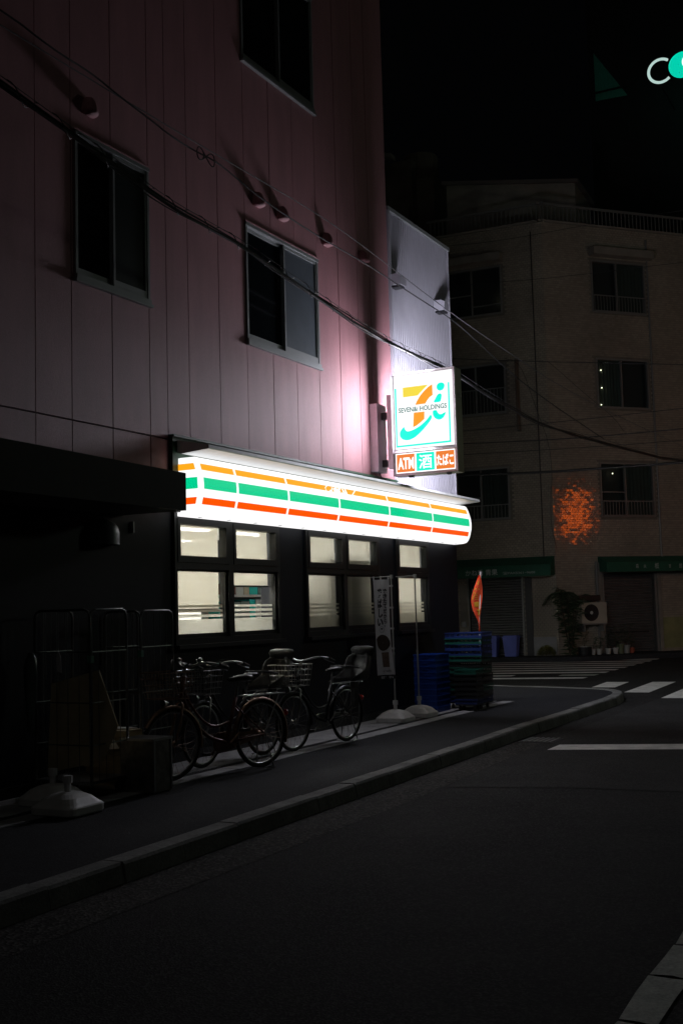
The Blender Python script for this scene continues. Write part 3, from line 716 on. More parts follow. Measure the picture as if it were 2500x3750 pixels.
def far_window(T, o, mid, rails=None, curt=None, eave=False, hbars=()):
    t0, t1, z0, z1 = o; w = .05
    f = MB(T).box(t0, t0+w, -.12, .02, z0, z1).box(t1-w, t1, -.12, .02, z0, z1).box(t0+w, t1-w, -.12, .02, z0, z0+w).box(t0+w, t1-w, -.12, .02, z1-w, z1)
    f.box(mid-.022, mid+.022, -.10, .0, z0+w, z1-w)
    for a, b, h in hbars: f.box(a, b, -.09, -.01, h-.014, h+.014)
    fo = part(f, 'window', m_bframe, fb)
    part(MB(T).box(t0+w, mid-.022, -.062, -.058, z0+w, z1-w), 'pane', m_fglass, fo); part(MB(T).box(mid+.022, t1-w, -.062, -.058, z0+w, z1-w), 'pane', m_fglass, fo)
    if curt:
        cm = MB(T); n = 24; a, b = curt
        lo = [cm.p((a+(b-a)*k/n, -.125+.018*math.sin(k*1.9), z0+.03)) for k in range(n+1)]; hi = [cm.p((a+(b-a)*k/n, -.125+.018*math.sin(k*1.9), z1-.03)) for k in range(n+1)]
        for k in range(n): cm.f.append([lo[k], lo[k+1], hi[k+1], hi[k]])
        part(cm, 'curtain', m_curt, fo)
    if rails:
        a, b, h = rails; rb = MB(T).box(a, b, .06, .09, h, h+.03).box(a, b, .06, .09, z0+.03, z0+.055)
        for q in (a, b-.03): rb.box(q, q+.03, .0, .09, h, h+.03).box(q, q+.03, 0, .09, z0+.03, z0+.055)
        ro = part(rb, 'window_railing', m_bframe, fo)
        n = int((b-a)/.11)
        for k in range(n+1): part(MB(T).box(a+.01+(b-a-.03)*k/n, a+.024+(b-a-.03)*k/n, .068, .082, z0+.055, h), 'rail_bar', m_bframe, fo)
    if eave: part(MB(T).box(t0-.05, t1+.15, .008, .32, z1+.10, z1+.34), 'eave', m_eave, fb)
far_window(TL, oL[0], 2.27, None, None, True, ((1.35, 2.25, 10.82), (2.29, 3.25, 11.2)))
far_window(TL, oL[1], 2.25, (1.31, 3.08, 8.16), None)
far_window(TL, oL[2], 2.2, (1.32, 2.98, 4.58), (1.36, 2.15), False, ((2.22, 2.95, 4.85),))
far_window(TR, oR[0], 2.6, (1.72, 3.6, 10.98), (2.62, 3.58), True)
far_window(TR, oR[1], 2.62, None, (1.76, 2.6))
far_window(TR, oR[2], 2.58, (1.70, 3.58, 4.60), (2.6, 3.56), False, ((1.72, 2.56, 4.9),))
# roof edge railing and penthouse
def roof_rail(T, n, L):
    part(MB(T).box(-.1, L, -.12, -.07, HB+.56, HB+.63), 'roof_handrail', m_bframe, fb)
    part(MB(T).box(-.1, L, -.3, .03, HB+.002, HB+.06), 'roof_coping', m_eave, fb)
    for k in range(n): part(MB(T).box(L*k/n, L*k/n+.022, -.11, -.085, HB+.06, HB+.56), 'baluster', m_bframe, fb)
roof_rail(TL, 27, 3.7); roof_rail(TR, 40, 5.6)
ph = MB(); pz = HB+.002
Q = [P + DL*3.3 - NL*1.0, P - NL*2.3 + DR*.7, P - NL*4.6 + DR*.7, P + DL*3.3 - NL*4.5]
ph.prism([(q.x, q.y, pz) for q in Q], (0, 0, 2.05)); pho = part(ph, 'penthouse', m_eave, fb)
ph2 = MB(); C4 = sum((q for q in Q), V((0, 0, 0)))/4
ph2.prism([tuple(C4 + (V((q.x, q.y, 0)) - V((C4.x, C4.y, 0)))*1.06 + V((0, 0, pz+2.052))) for q in Q], (0, 0, .12)); part(ph2, 'penthouse_roof', m_body, fb)
# ground floor shutters
m_shut = mat('shutter_grey', (.10, .10, .10), .5, .3, var=.2, vs=3)
def shutter(T, o, nm):
    t0, t1, z0, z1 = o; n = int((z1-z0)/.075)
    so_ = part(MB(T).box(t0, t1, -.16, -.15, z0, z1), 'roller_shutter', m_shut, fb)
    for k in range(n):
        z = z0 + (z1-z0)*k/n
        b = MB(T); zt_ = z + (z1-z0)/n - .006
        i = [b.p(q) for q in ((t0, -.148, z), (t1, -.148, z), (t1, -.115, z+.02), (t0, -.115, z+.02), (t0, -.115, zt_-.02), (t1, -.115, zt_-.02), (t1, -.148, zt_), (t0, -.148, zt_))]
        b.f += [[i[0], i[1], i[2], i[3]], [i[3], i[2], i[5], i[4]], [i[4], i[5], i[6], i[7]]]
        part(b, 'slat', m_shut, so_)
    part(MB(T).box(t0-.06, t0, -.14, .03, z0, z1), 'guide_rail', m_bframe, so_); part(MB(T).box(t1, t1+.06, -.14, .03, z0, z1), 'guide_rail', m_bframe, so_)
    part(MB(T).box(t0+.2, t1-.2, -.114, -.10, .62, .66), 'hand_bar', m_black, so_)
shutter(TL, oL[3], 'L'); shutter(TR, oR[3], 'R')
part(MB(TL).box(.74, .93, .01, .10, .03, 2.35), 'dark_post', m_black, fb)
part(MB(TL).box(.05, .74, .008, .05, .03, .58), 'render_plinth', mat('plinth_grey', (.26, .26, .26), .85, var=.2), fb)
part(MB(TL).box(2.74, 2.98, .009, .08, .03, 2.2), 'pillar_facing', m_eave, fb)
part(MB(TR).box(3.50, 3.62, .008, .08, .03, 2.4), 'pilaster', m_eave, fb); part(MB(TR).box(1.40, 1.52, .008, .08, .03, 2.75), 'pilaster', m_eave, fb)
part(MB(TR).box(3.66, 6.4, .008, .03, .12, 1.05), 'low_panel', mat('panel_olive', (.22, .22, .10), .8, var=.25), fb)
part(MB(TR).tube([(1.36, .05, .5), (1.36, .05, 2.78)], .035, 8), 'downpipe', m_bframe, fb)
part(MB(TL).tube([(.33, .03, 2.7), (.33, .03, 12.9)], .018, 6), 'wall_cable', m_wire, fb)
part(MB(TR).tube([(3.72, .04, 2.6), (3.72, .04, 12.9)], .03, 6), 'downpipe', m_bframe, fb)
part(MB(TL).box(.86, .90, .02, .35, 6.8, 8.95), 'blade_sign', mat('blade_sign_brown', (.10, .07, .05), .35), fb)
part(MB(TL).box(.84, .92, .015, .36, 6.78, 6.8).box(.84, .92, .015, .36, 8.95, 8.97), 'blade_sign_cap', m_bframe, fb)
# small glowing beads behind the panes, standing for lamps reflected in the glass
e_dot = emat('reflected_lamp_glow', (1, .93, .62), 6)
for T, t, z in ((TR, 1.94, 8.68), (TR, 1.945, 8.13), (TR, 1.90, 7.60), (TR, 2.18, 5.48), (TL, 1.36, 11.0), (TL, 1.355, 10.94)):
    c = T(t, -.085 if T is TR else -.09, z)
    k = solo(MB().lathe([(.002, -.018), (.014, -.011), (.018, 0), (.014, .011), (.002, .018)], c, 8), 'reflection_bead', e_dot,
        {8.68: 'upper of three tiny lamp reflections in the right third-floor window', 8.13: 'middle of three tiny lamp reflections in the right third-floor window', 7.60: 'lower of three tiny lamp reflections in the right third-floor window', 5.48: 'tiny lamp reflection in the right second-floor window of the tiled block', 11.0: 'upper of two tiny lamp reflections in the top left window of the tiled block', 10.94: 'lower of two tiny lamp reflections in the top left window of the tiled block'}[z], 'lamp', None, 'lamp reflections in the far windows')
# green canvas awnings
m_canvas = mat('canvas_green', (.010, .085, .048), .75, var=.2, vs=3, bump=.2, bs=200)
m_letter = mat('canvas_lettering', (.42, .44, .42), .8)
def awning(T, t0, t1, zt_, zf, zb, out, label, texts, flip):
    o = thing('shop_awning', label, 'awning', tuple(T((t0+t1)/2, .2, zb)))
    a = MB(T); i = [a.p(q) for q in ((t0, .02, zt_), (t1, .02, zt_), (t1, out, zf), (t0, out, zf), (t0, out, zb), (t1, out, zb), (t0, .02, zb+.04), (t1, .02, zb+.04))]
    a.f += [[i[0], i[1], i[2], i[3]], [i[3], i[2], i[5], i[4]], [i[0], i[3], i[4], i[6]], [i[1], i[2], i[5], i[7]]]
    cv = part(a, 'canvas', m_canvas, o)
    fr_ = MB(T)
    for t in (t0+.03, (t0+t1)/2, t1-.03): fr_.tube([(t, .03, zt_-.03), (t, out-.03, zf-.03), (t, out-.03, zb+.03), (t, .03, zb+.05)], .015, 6)
    part(fr_, 'awning_frame', m_bframe, o)
    for s, ta, tb, za, zb_ in texts:
        part(add_text(MB(), s, lambda u, v: tuple(T(ta+(tb-ta)*u, out+.006, za+(zb_-za)*v)), .008), 'lettering', m_letter, cv)
awning(TL, .02, 3.2, 2.97, 2.72, 2.38, .55, 'green canvas awning with white lettering over the left roller shutter', [('かね秀 青果', 2.62, 1.62, 2.45, 2.63), ('☎FAX5361−9608', 1.46, .48, 2.45, 2.54)], True)
awning(TR, 1.45, 5.4, 2.93, 2.74, 2.45, .5, 'dark green awning over the right roller shutter', [('森', 2.45, 2.55, 2.55, 2.68), ('夫', 2.72, 2.82, 2.55, 2.66), ('板', 3.12, 3.27, 2.53, 2.70), ('吉', 3.62, 3.70, 2.55, 2.66), ('郎', 4.0, 4.1, 2.53, 2.68)], False)
# outdoor air conditioner on a bracket
ac = thing('air_conditioner', 'beige outdoor air conditioner unit with round fan on a wall bracket', 'air conditioner', tuple(TR(1.02, .2, .93)))
m_ac = mat('ac_beige', (.34, .31, .25), .6, var=.12)
part(MB(TR).box(.60, 1.46, .06, .36, .95, 1.56), 'casing', m_ac, ac)
fn = MB(); cpt = TR(.93, .365, 1.26); 
for rr in (.235, .20, .165, .13, .095): fn.tube([tuple(cpt + DR*rr*math.cos(a*math.pi/12) + V((0, 0, rr*math.sin(a*math.pi/12)))) for a in range(24)], .006, 5, True)
part(fn, 'fan_guard', m_black, ac)
dk = MB(); dk.f.append([dk.p(tuple(TR(.93, .3615, 1.26) + DR*.25*math.cos(a*math.pi/14) + V((0, 0, .25*math.sin(a*math.pi/14))))) for a in range(28)]); part(dk, 'fan_opening', m_black, ac)
dk = MB(); dk.f.append([dk.p(tuple(TR(.93, .372, 1.26) + DR*.05*math.cos(a*math.pi/8) + V((0, 0, .05*math.sin(a*math.pi/8))))) for a in range(16)]); part(dk, 'fan_badge', m_letter, ac)
part(MB(TR).box(.62, 1.44, .03, .38, .905, .948).box(.68, .72, .008, .34, .7, .905).box(1.34, 1.38, .008, .34, .7, .905), 'bracket', m_bframe, ac)
solo(MB(TR).box(.45, 1.32, .01, .26, 1.62, 1.78), 'wall_shelf', m_black, 'dark ledge on the tiled wall above the air conditioner', 'ledge')
mb = MB(TL).box(2.80, 2.92, .085, .14, .92, 1.08); solo(mb, 'letter_box', m_alu, 'small metal box on the wall left of the roller shutter', 'box')

# wheeled bins
def bin_(t, label, tw):
    b = thing('rubbish_bin', label, 'bin', tuple(TL(t, .42, .0)), 'blue bins at the tiled block')
    m_bin = mat('bin_blue', (.12, .16, .55), .5, var=.12)
    T = lambda x, y, z: TL(t + x, .42 + y, z)
    bb = MB(T); rs = []
    for z, w in ((.032, .17), (.58, .215)): rs.append([bb.p(q) for q in ((-w, -w*.85, z), (w, -w*.85, z), (w, w*.85, z), (-w, w*.85, z))])
    bb.loft(rs); part(bb, 'bin_body', m_bin, b)
    part(MB(T).box(-.235, .235, -.2, .2, .582, .615).box(-.20, .20, -.17, .17, .615, .65), 'lid', m_bin, b)
    part(MB(T).box(-.09, .09, .2, .225, .56, .61), 'handle', m_bin, b)
bin_(1.93, 'blue lidded bin nearest the crate stacks', 0); bin_(1.32, 'blue lidded bin beside the dark post', 0)

# plants in front of the tiled block
m_leaf = mat('leaf_dark', (.030, .055, .022), .55, var=.3, vs=20); m_leaf2 = mat('leaf_olive', (.12, .12, .018), .6, var=.25, vs=20)
m_leaf3 = mat('leaf_mid', (.04, .065, .03), .55, var=.3, vs=20)
m_pots = [mat('pot_white', (.38, .37, .34), .7), mat('pot_grey', (.22, .22, .21), .7), mat('pot_terracotta', (.30, .07, .035), .8), mat('pot_green', (.12, .14, .08), .7)]
m_stem = mat('stem', (.06, .045, .03), .8)
def leaf(mb, p, d, L, w):
    d = V(d).normalized(); s = d.cross(V((random.uniform(-.4, .4), random.uniform(-.4, .4), 1)))
    if s.length < .05: s = d.orthogonal()
    s.normalize(); n = s.cross(d); p = V(p)
    a, b, c, e = p, p + d*L*.45 + s*w + n*L*.06, p + d*L - n*L*.12, p + d*L*.45 - s*w + n*L*.06
    i = [mb.p(tuple(q)) for q in (a, b, c, e)]; mb.f += [[i[0], i[1], i[2]], [i[0], i[2], i[3]]]
def potted(t, o, r, h, ph_, n, mp, ml, label, spread=.16):
    base = TR(t, o, .03)
    k = thing('potted_plant', label, 'plant', tuple(base), 'pot plants along the tiled block')
    part(MB().lathe([(r*.72, 0), (r*.95, h*.86), (r*1.08, h*.86), (r*1.08, h), (r*.9, h), (r*.85, h*.9)], base, 12), 'pot', mp, k)
    lf = MB(); stm = MB()
    for i in range(max(3, n//12)):
        a = random.uniform(0, 6.28); q = [base + V((0, 0, h*.88))]
        for j in range(4): q.append(q[-1] + V((math.cos(a)*spread*.22*random.uniform(.4, 1.4), math.sin(a)*spread*.22*random.uniform(.4, 1.4), ph_*.25*random.uniform(.7, 1.2))))
        stm.tube([tuple(x) for x in q], [.006, .005, .004, .003, .002], 4)
        for j in range(12):
            m_ = q[random.randint(1, 4)] + V((random.gauss(0, .03), random.gauss(0, .03), random.gauss(0, .04)))
            b = random.uniform(0, 6.28); leaf(lf, m_, (math.cos(b), math.sin(b), random.uniform(-.3, .7)), random.uniform(.06, .13), random.uniform(.012, .03))
    part(stm, 'stem', m_stem, k); part(lf, 'leaves', ml, k)
random.seed(4)
pots = [(.55, .50, .11, .26, .45, 40, 0, 'tall pale pot with a bushy plant under the air conditioner'), (.80, .56, .085, .17, .34, 36, 0, 'white pot, leftmost of the small row beneath the air conditioner'), (1.02, .54, .085, .17, .30, 36, 0, 'white pot next to the leftmost one beneath the air conditioner'),
 (1.36, .50, .085, .17, .45, 48, 0, 'white pot with a tall plant under the downpipe'), (1.60, .52, .085, .18, .60, 60, 0, 'white pot before the left edge of the right shutter'), (1.80, .46, .12, .28, .5, 50, 3, 'large greenish pot before the right shutter'), (2.02, .44, .12, .24, .7, 60, 1, 'grey pot with the tallest plant of the row'), (2.22, .42, .09, .16, .4, 40, 2, 'terracotta red pot at the right end of the row')]
for t, o, r, h, ph_, n, mi, lb in pots: potted(t, o, r, h, ph_, n, m_pots[mi], m_leaf3 if n < 50 else m_leaf, lb)
# big leafy shrub at the corner
sbp = TR(.12, .40, .03)
sbt = thing('corner_shrub', 'tall dark shrub with long drooping leaves growing at the block corner', 'shrub', tuple(sbp))
st_ = MB(); lf = MB()
for i in range(7):
    a = random.uniform(0, 6.28); q = [sbp]; 
    for j in range(6): q.append(q[-1] + V((math.cos(a)*.07*random.uniform(.2, 1.5), math.sin(a)*.06*random.uniform(.2, 1.5), random.uniform(.24, .40))))
    st_.tube([tuple(x) for x in q], [.02, .018, .015, .012, .009, .006, .004], 5)
    for j in range(46):
        u = random.random()**.8*5.99; b0 = q[int(u)].lerp(q[int(u)+1], u % 1)
        b = random.uniform(0, 6.28); L = random.uniform(.16, .38)
        leaf(lf, b0, (math.cos(b), math.sin(b), random.uniform(-.35, .55)), L, random.uniform(.012, .03))
part(st_, 'stem', m_stem, sbt); part(lf, 'foliage', m_leaf, sbt)
palm = MB()
for i in range(15):
    a = -2.9 + i*.41; q0 = sbp + V((0, 0, 1.75)) + DL*.15; pts = [q0]
    for j in range(6): pts.append(pts[-1] + V((math.cos(a)*.10, math.sin(a)*.08, .07 - .045*j)))
    for A1, B1 in zip(pts, pts[1:]):
        for s in range(3):
            for sg_ in (-1, 1): leaf(palm, A1.lerp(B1, s/3), (B1-A1).normalized() + V((-math.sin(a), math.cos(a), -.2))*sg_*.8, .13, .008)
part(palm, 'fronds', m_leaf, sbt)
bsh = TL(.28, .42, .03); yb = thing('yellow_bush', 'low round yellow-green bush at the foot of the corner', 'shrub', tuple(bsh))
lf = MB()
for i in range(900):
    a = random.uniform(0, 6.28); e = math.asin(random.random()); r = random.uniform(.7, 1)*.27
    d = V((math.cos(a)*math.cos(e), math.sin(a)*math.cos(e), math.sin(e)*1.1)); leaf(lf, bsh + d*r, d + V((random.gauss(0, .5), random.gauss(0, .5), .2)), .05, .012)
part(lf, 'foliage', m_leaf2, yb); part(MB().tube([tuple(bsh), tuple(bsh + V((0, 0, .2)))], .015, 5), 'stem', m_stem, yb)
dp = TR(.48, .62, .03); solo(MB().lathe([(.18, 0), (.20, .22), (.21, .22), (.21, .24), (.17, .24)], dp, 14), 'planter_tub', m_black, 'black planter tub at the block corner', 'planter')
pk = TR(.46, .50, .45); 
# ------------------------------------------------------------------ dark block behind, upper left
bb = thing('stair_block', 'dim tall block with outside stair behind the corrugated annex', 'building', (-9.5, 24.0, 0))
m_dim = mat('render_dim_brown', (.13, .115, .09), .9, var=.3, vs=1.2)
part(MB().box(-13, -7.75, 24.6, 33, 0, 16.5), 'stair_tower', m_dim, bb)
part(MB().box(-13, -8.4, 24.2, 24.58, 0, 17.1), 'stair_wall', m_dim, bb)
part(MB().lathe([(.62, 0), (.62, 1.0), (.60, 1.06)], (-8.55, 25.4, 16.502), 14), 'water_tank', m_dim, bb)
sr = MB()
for k in range(9):
    sr.box(-11.9 + .22*k, -11.88 + .22*k, 23.9, 23.93, 15.3, 17.9 - .09*k)
part(sr, 'stair_railing', m_bframe, bb)
part(MB().prism([(-11.9, 23.85, 17.9), (-11.9, 24.19, 17.9), (-9.0, 24.19, 17.15), (-9.0, 23.85, 17.15)], (0, 0, .16)), 'stair_roof', m_eave, bb)
part(MB().box(-12, -8.41, 23.85, 24.19, 0, 15.3), 'stair_core', m_dim, bb)
# ------------------------------------------------------------------ tall dark building far right with the lit ring sign
tb = thing('dark_tower', 'unlit dark tower beyond the tiled block at upper right', 'building', (6, 40, 0))
m_tower = mat('tower_dark', (.008, .008, .008), .7)
part(MB().box(-4.6, 14, 34, 48, 0, 40), 'tower_wall', m_tower, tb)
part(MB().prism([(-4.35, 33.97, 24.1), (-4.35, 33.97, 22.05), (-3.05, 33.97, 22.0)], (0, .028, 0)), 'green_lit_patch', mat('patch_green_light', (.04, .26, .19), .5, var=.3, vs=3, stretch=(8, 1, 1)), tb)  # teal colour stands for the sign's green light on the wall
part(MB().box(-4.4, -2.95, 33.93, 33.969, 22.35, 22.42), 'patch_trim', m_black, tb)
c0 = V((-1.235, 31.6, 21.57)); cg = V((-.43, 31.6, 21.62))
rs_ = thing('ring_sign', 'glowing white open ring beside a green globe high at the right edge', 'sign', tuple(c0))
e_ring = emat('ring_white', (.62, .86, .80), .75); e_globe = emat('globe_green', (.0, .62, .42), 1.)
ux = V((1, 0, 0)); uz = V((0, 0, 1))
ring = MB(); R1 = .45
ring.tube([tuple(c0 + ux*R1*math.cos(math.radians(a)) + uz*R1*math.sin(math.radians(a))) for a in range(52, 318, 9)], .052, 8)
part(ring, 'ring_tube', e_ring, rs_, True)
gl = MB(); gl.lathe([(.02, -.16), (.23, -.145), (.38, -.10), (.48, -.04), (.51, .02), (.49, .07)], cg, 28, 'y'); part(gl, 'globe', e_globe, rs_, True)
ct = MB(); ct.lathe([(.01, -.20), (.18, -.195), (.28, -.185), (.285, -.10)], cg + V((.30, 0, 0)), 24, 'y'); part(ct, 'globe_centre', emat('globe_white', (.8, 1, .95), 1.2), rs_, True)
part(MB().box(c0.x-.02, c0.x+.02, c0.y+.04, 34.0, c0.z-.62, c0.z-.56).box(cg.x-.03, cg.x+.03, cg.y+.1, 34.0, cg.z-.03, cg.z+.03), 'sign_bracket', m_black, rs_)
part(MB().box(c0.x-.02, c0.x+.02, c0.y+.04, 34.0, c0.z+.56, c0.z+.62), 'sign_bracket', m_black, rs_)

# ------------------------------------------------------------------ unseen street lamp added for the crossing, amber panel for the tile reflection
def lamp_post(loc, h, label, col, L, r, watts, name, arm):
    t = thing(name, label, 'street lamp', (loc[0]+arm, loc[1], RZ))
    part(MB().tube([(loc[0]+arm, loc[1], RZ), (loc[0]+arm, loc[1], h+.25)], [.08, .055], 10), 'post', m_bframe, t)
    part(MB().tube([(loc[0]+arm, loc[1], h+.22), (loc[0]+arm*.5, loc[1], h+.32), (loc[0], loc[1], h+.2)], .035, 8), 'arm', m_bframe, t)
    part(MB().lathe([(.05, .2), (.16, .14), (.2, .0), (.19, .0)], (loc[0], loc[1], h), 14), 'lamp_hood', m_bframe, t)
    part(MB().lathe([(.005, -r), (r*.7, -r*.7), (r, 0), (r*.7, r*.6), (.01, r*.62)], (loc[0], loc[1], h), 14), 'lamp_globe', emat(name+'_glow', col, L), t)
    if watts:
        pl = bpy.data.lights.new('unseen_street_lamp_light', 'POINT'); pl.energy = watts; pl.color = col; pl.shadow_soft_size = .55
        po = bpy.data.objects.new('unseen_street_lamp_light', pl); COL.objects.link(po); po.parent = t; po.location = V((loc[0], loc[1], h-r-.75)) - ORG[t]
lamp_post((11.5, 15.0, 0), 7.5, 'unseen street lamp added on the right side of the crossing', (.86, 1, .82), 3, .16, 210, 'unseen_street_lamp', .9)  # out of view, added to light the crossing and the tiled block
am = thing('unseen_amber_panel', 'unseen amber panel on a post, added to reflect on the far tiles', 'sign', (9.75, 20.0, RZ))  # only its orange reflection is known; panel and post are added
ad_ = V((-.978, .185, -.078)).normalized(); ac_ = V((9.1, 20.12, 5.16)); as_ = V((.185, .978, 0)).normalized()
TA = lambda u, o, w: ac_ + as_*u + ad_*o + V((0, 0, w))
part(MB(TA).box(-.55, .55, -.10, -.004, -.95, .95), 'panel_case', m_black, am)
part(MB(TA).box(-.42, .42, -.003, .004, -.78, .78), 'lit_panel', emat('amber_glow', (1, .13, .002), 6.0), am)
part(MB().tube([(9.75, 20.0, RZ), (9.75, 20.0, 5.9)], .06, 8), 'post', m_bframe, am)
part(MB().tube([(9.75, 20.0, 5.3), (9.2, 20.1, 5.3)], .03, 6), 'arm', m_bframe, am)

# ------------------------------------------------------------------ banner stands
def rsq(mb, c, w, z, r=.35, n=5):
    """ring: rounded square of half width w"""
    k = w*r; out = []
    for q, (sx, sy) in enumerate(((1, 1), (-1, 1), (-1, -1), (1, -1))):
        for i in range(n):
            a = math.pi/2*(q + i/(n-1)); out.append(mb.p((c[0] + sx*(w-k) + k*math.cos(a), c[1] + sy*(w-k) + k*math.sin(a), z)))
    return out
def stand_base(t, x, y):
    mb = MB(); z0 = .008
    mb.loft([rsq(mb, (x, y), w, z0+z, rr) for w, z, rr in ((.205, 0, .3), (.212, .012, .3), (.212, .058, .3), (.206, .068, .32), (.188, .085, .4), (.15, .125, .5), (.10, .15, .7), (.05, .162, .95))])
    b = part(mb, 'water_base', m_plwhite, t)
    part(MB().tube([(x, y, .165), (x, y, .235)], .026, 10), 'socket', m_plwhite, b)
    part(MB().tube([(x, y, .235), (x, y, .29)], .038, 8), 'clamp_nut', m_plwhite, b)
m_pole = mat('pole_grey', (.40, .41, .40), .4, var=.05)
def banner_stand(x, y, H, label, arm):
    t = thing('banner_stand', label, 'banner', (x, y, .008), 'banner stands by the shop')
    stand_base(t, x, y)
    if H:
        part(MB().tube([(x, y, .29), (x, y, .9)], .0125, 8), 'lower_pole', m_pole, t)
        part(MB().tube([(x, y, .9), (x, y, .93)], .017, 8), 'pole_joint', m_pole, t)
        part(MB().tube([(x, y, .93), (x-.005, y, H)], .0105, 8), 'upper_pole', m_pole, t)
        part(MB().box(x-.02, x+.016, y-.016, y+.016, H-.03, H+.02), 'top_joint', m_pole, t)
        part(MB().tube([(x+.01, y, H), (x-arm, y, H-.006)], .0045, 6), 'cross_arm', m_pole, t)
        part(MB().lathe([(.004, -.008), (.008, 0), (.004, .008)], (x-arm-.006, y, H-.006), 6, 'x'), 'arm_tip', m_pole, t)
    return t
B1 = banner_stand(.445, 2.77, 1.955, 'white cloth banner with black lettering and a coffee picture on its stand', .292)
B2 = banner_stand(.47, 3.50, 1.975, 'bare banner pole on a white base without any cloth', .29)
B3 = banner_stand(.965, -4.32, 0, 'poleless white banner base, the front one beside the roll cages', 0)
B4 = banner_stand(.555, -4.03, 0, 'poleless white banner base behind the front one near the roll cages', 0)
BX0, BX1, BZ0, BZ1 = .168, .405, .63, 1.915
def cloth(u, v, off=0.):
    """u 0..1 left to right, v 0..1 bottom to top"""
    s = 1 - v
    x = BX0 + (BX1-BX0)*u + .07*s**4*(1 if u > .5 else .25)*(u) - .012*math.sin(s*5)*(u-.2) + .035*max(0, s-.45)*(1-u)*1.1
    y = 2.77 + .016*math.sin(u*7 + s*4) + .03*s*s*math.sin(u*4+1) - off
    return V((x, y, BZ0 + (BZ1-BZ0)*v + .02*(u-.5)*s))
cm = MB(); nu, nv = 12, 40
g_ = [[cm.p(tuple(cloth(i/nu, j/nv))) for i in range(nu+1)] for j in range(nv+1)]
for j in range(nv):
    for i in range(nu): cm.f.append([g_[j][i], g_[j][i+1], g_[j+1][i+1], g_[j+1][i]])
m_cloth = mat('banner_cloth', (.46, .47, .50), .85, var=.08, vs=10)
clo = part(cm, 'cloth', m_cloth, B1, True)
m_ink = mat('banner_ink', (.012, .012, .014), .8)
def ctext(s, u0, u1, v0, v1, bold=.05, mt=m_ink): part(add_text(MB(), s, lambda a, b: tuple(cloth(u0+(u1-u0)*a, v0+(v1-v0)*b, .0035)), bold), 'lettering', mt, clo)
for ch, v0, v1, u0, u1 in (('芳', .81, .905, .22, .58), ('ば', .70, .80, .22, .60), ('し', .60, .695, .30, .60), ('い', .51, .59, .20, .60)): ctext(ch, u0, u1, v0, v1)
for k, ch in enumerate('挽きたてだから'): ctext(ch, .64, .88 - .012*k, .853 - .053*k, .902 - .053*k, .035)
ctext('。', .63, .69, .50, .52, .02)
rg = MB(); cc = (.47, .475)
lo = []; 
for a in range(24):
    q = [(cc[0] + r*math.cos(a*math.pi/12), cc[1] + r*.21*math.sin(a*math.pi/12)) for r in (.135, .15)]
    lo.append([rg.p(tuple(cloth(p, v, .0035))) for p, v in q])
for k in range(24): rg.f.append([lo[k][0], lo[k][1], lo[(k+1) % 24][1], lo[(k+1) % 24][0]])
part(rg, 'round_badge', m_ink, clo); ctext('I♥', .40, .54, .47, .49, .01)
m_coffee = mat('coffee_print', (.035, .022, .014), .8, var=.6, vs=40, var2=.4, vs2=90)
pic = MB(); hexa = [(.06, .375), (.16, .40), (.45, .425), (.74, .405), (.93, .345), (.92, .305), (.70, .265), (.42, .245), (.20, .28), (.10, .325)]
hx = smooth2(hexa + [hexa[0]], 2)[:-1]; rgs = [[pic.p(tuple(cloth(.5+(p-.5)*f, .335+(q-.335)*f, .004))) for p, q in hx] for f in (.02, .25, .5, .75, 1)]
for A1, B1_ in zip(rgs, rgs[1:]):
    for k in range(len(hx)): pic.f.append([A1[k], A1[(k+1) % len(hx)], B1_[(k+1) % len(hx)], B1_[k]])
part(pic, 'coffee_picture', m_coffee, clo)
cup = MB()
gq = [[cup.p(tuple(cloth(.36 + (.40-.06*j/8)*i/6 + .02*j/8, .235 - .155*j/8, .003))) for i in range(7)] for j in range(9)]
for j in range(8):
    for i in range(6): cup.f.append([gq[j][i], gq[j][i+1], gq[j+1][i+1], gq[j+1][i]])
part(cup, 'cup_picture', mat('cup_print', (.11, .075, .06), .8, var=.4, vs=30), clo)
bt = MB(); gq = [[bt.p(tuple(cloth(i/8, -.006 - .038*j/2, 0))) for i in range(9)] for j in range(3)]
for j in range(2):
    for i in range(8): bt.f.append([gq[j][i], gq[j][i+1], gq[j+1][i+1], gq[j+1][i]])
part(bt, 'hem_band', m_ink, clo); ctext('SEVEN', .22, .86, -.038, -.014, .01, m_cloth); ctext('café', .38, .80, .03, .055, .0)
for u in (.03, .5, .95):
    p0 = cloth(u, 1); part(MB().box(p0.x-.01, p0.x+.01, p0.y-.004, p0.y+.004, p0.z-.01, 1.962), 'loop', m_cloth, clo)
for v in (.93, .70, .48, .27):
    p0 = cloth(1, v); part(MB().box(p0.x-.005, .46, 2.762, 2.778, p0.z-.012, p0.z+.012), 'side_loop', m_cloth, clo)

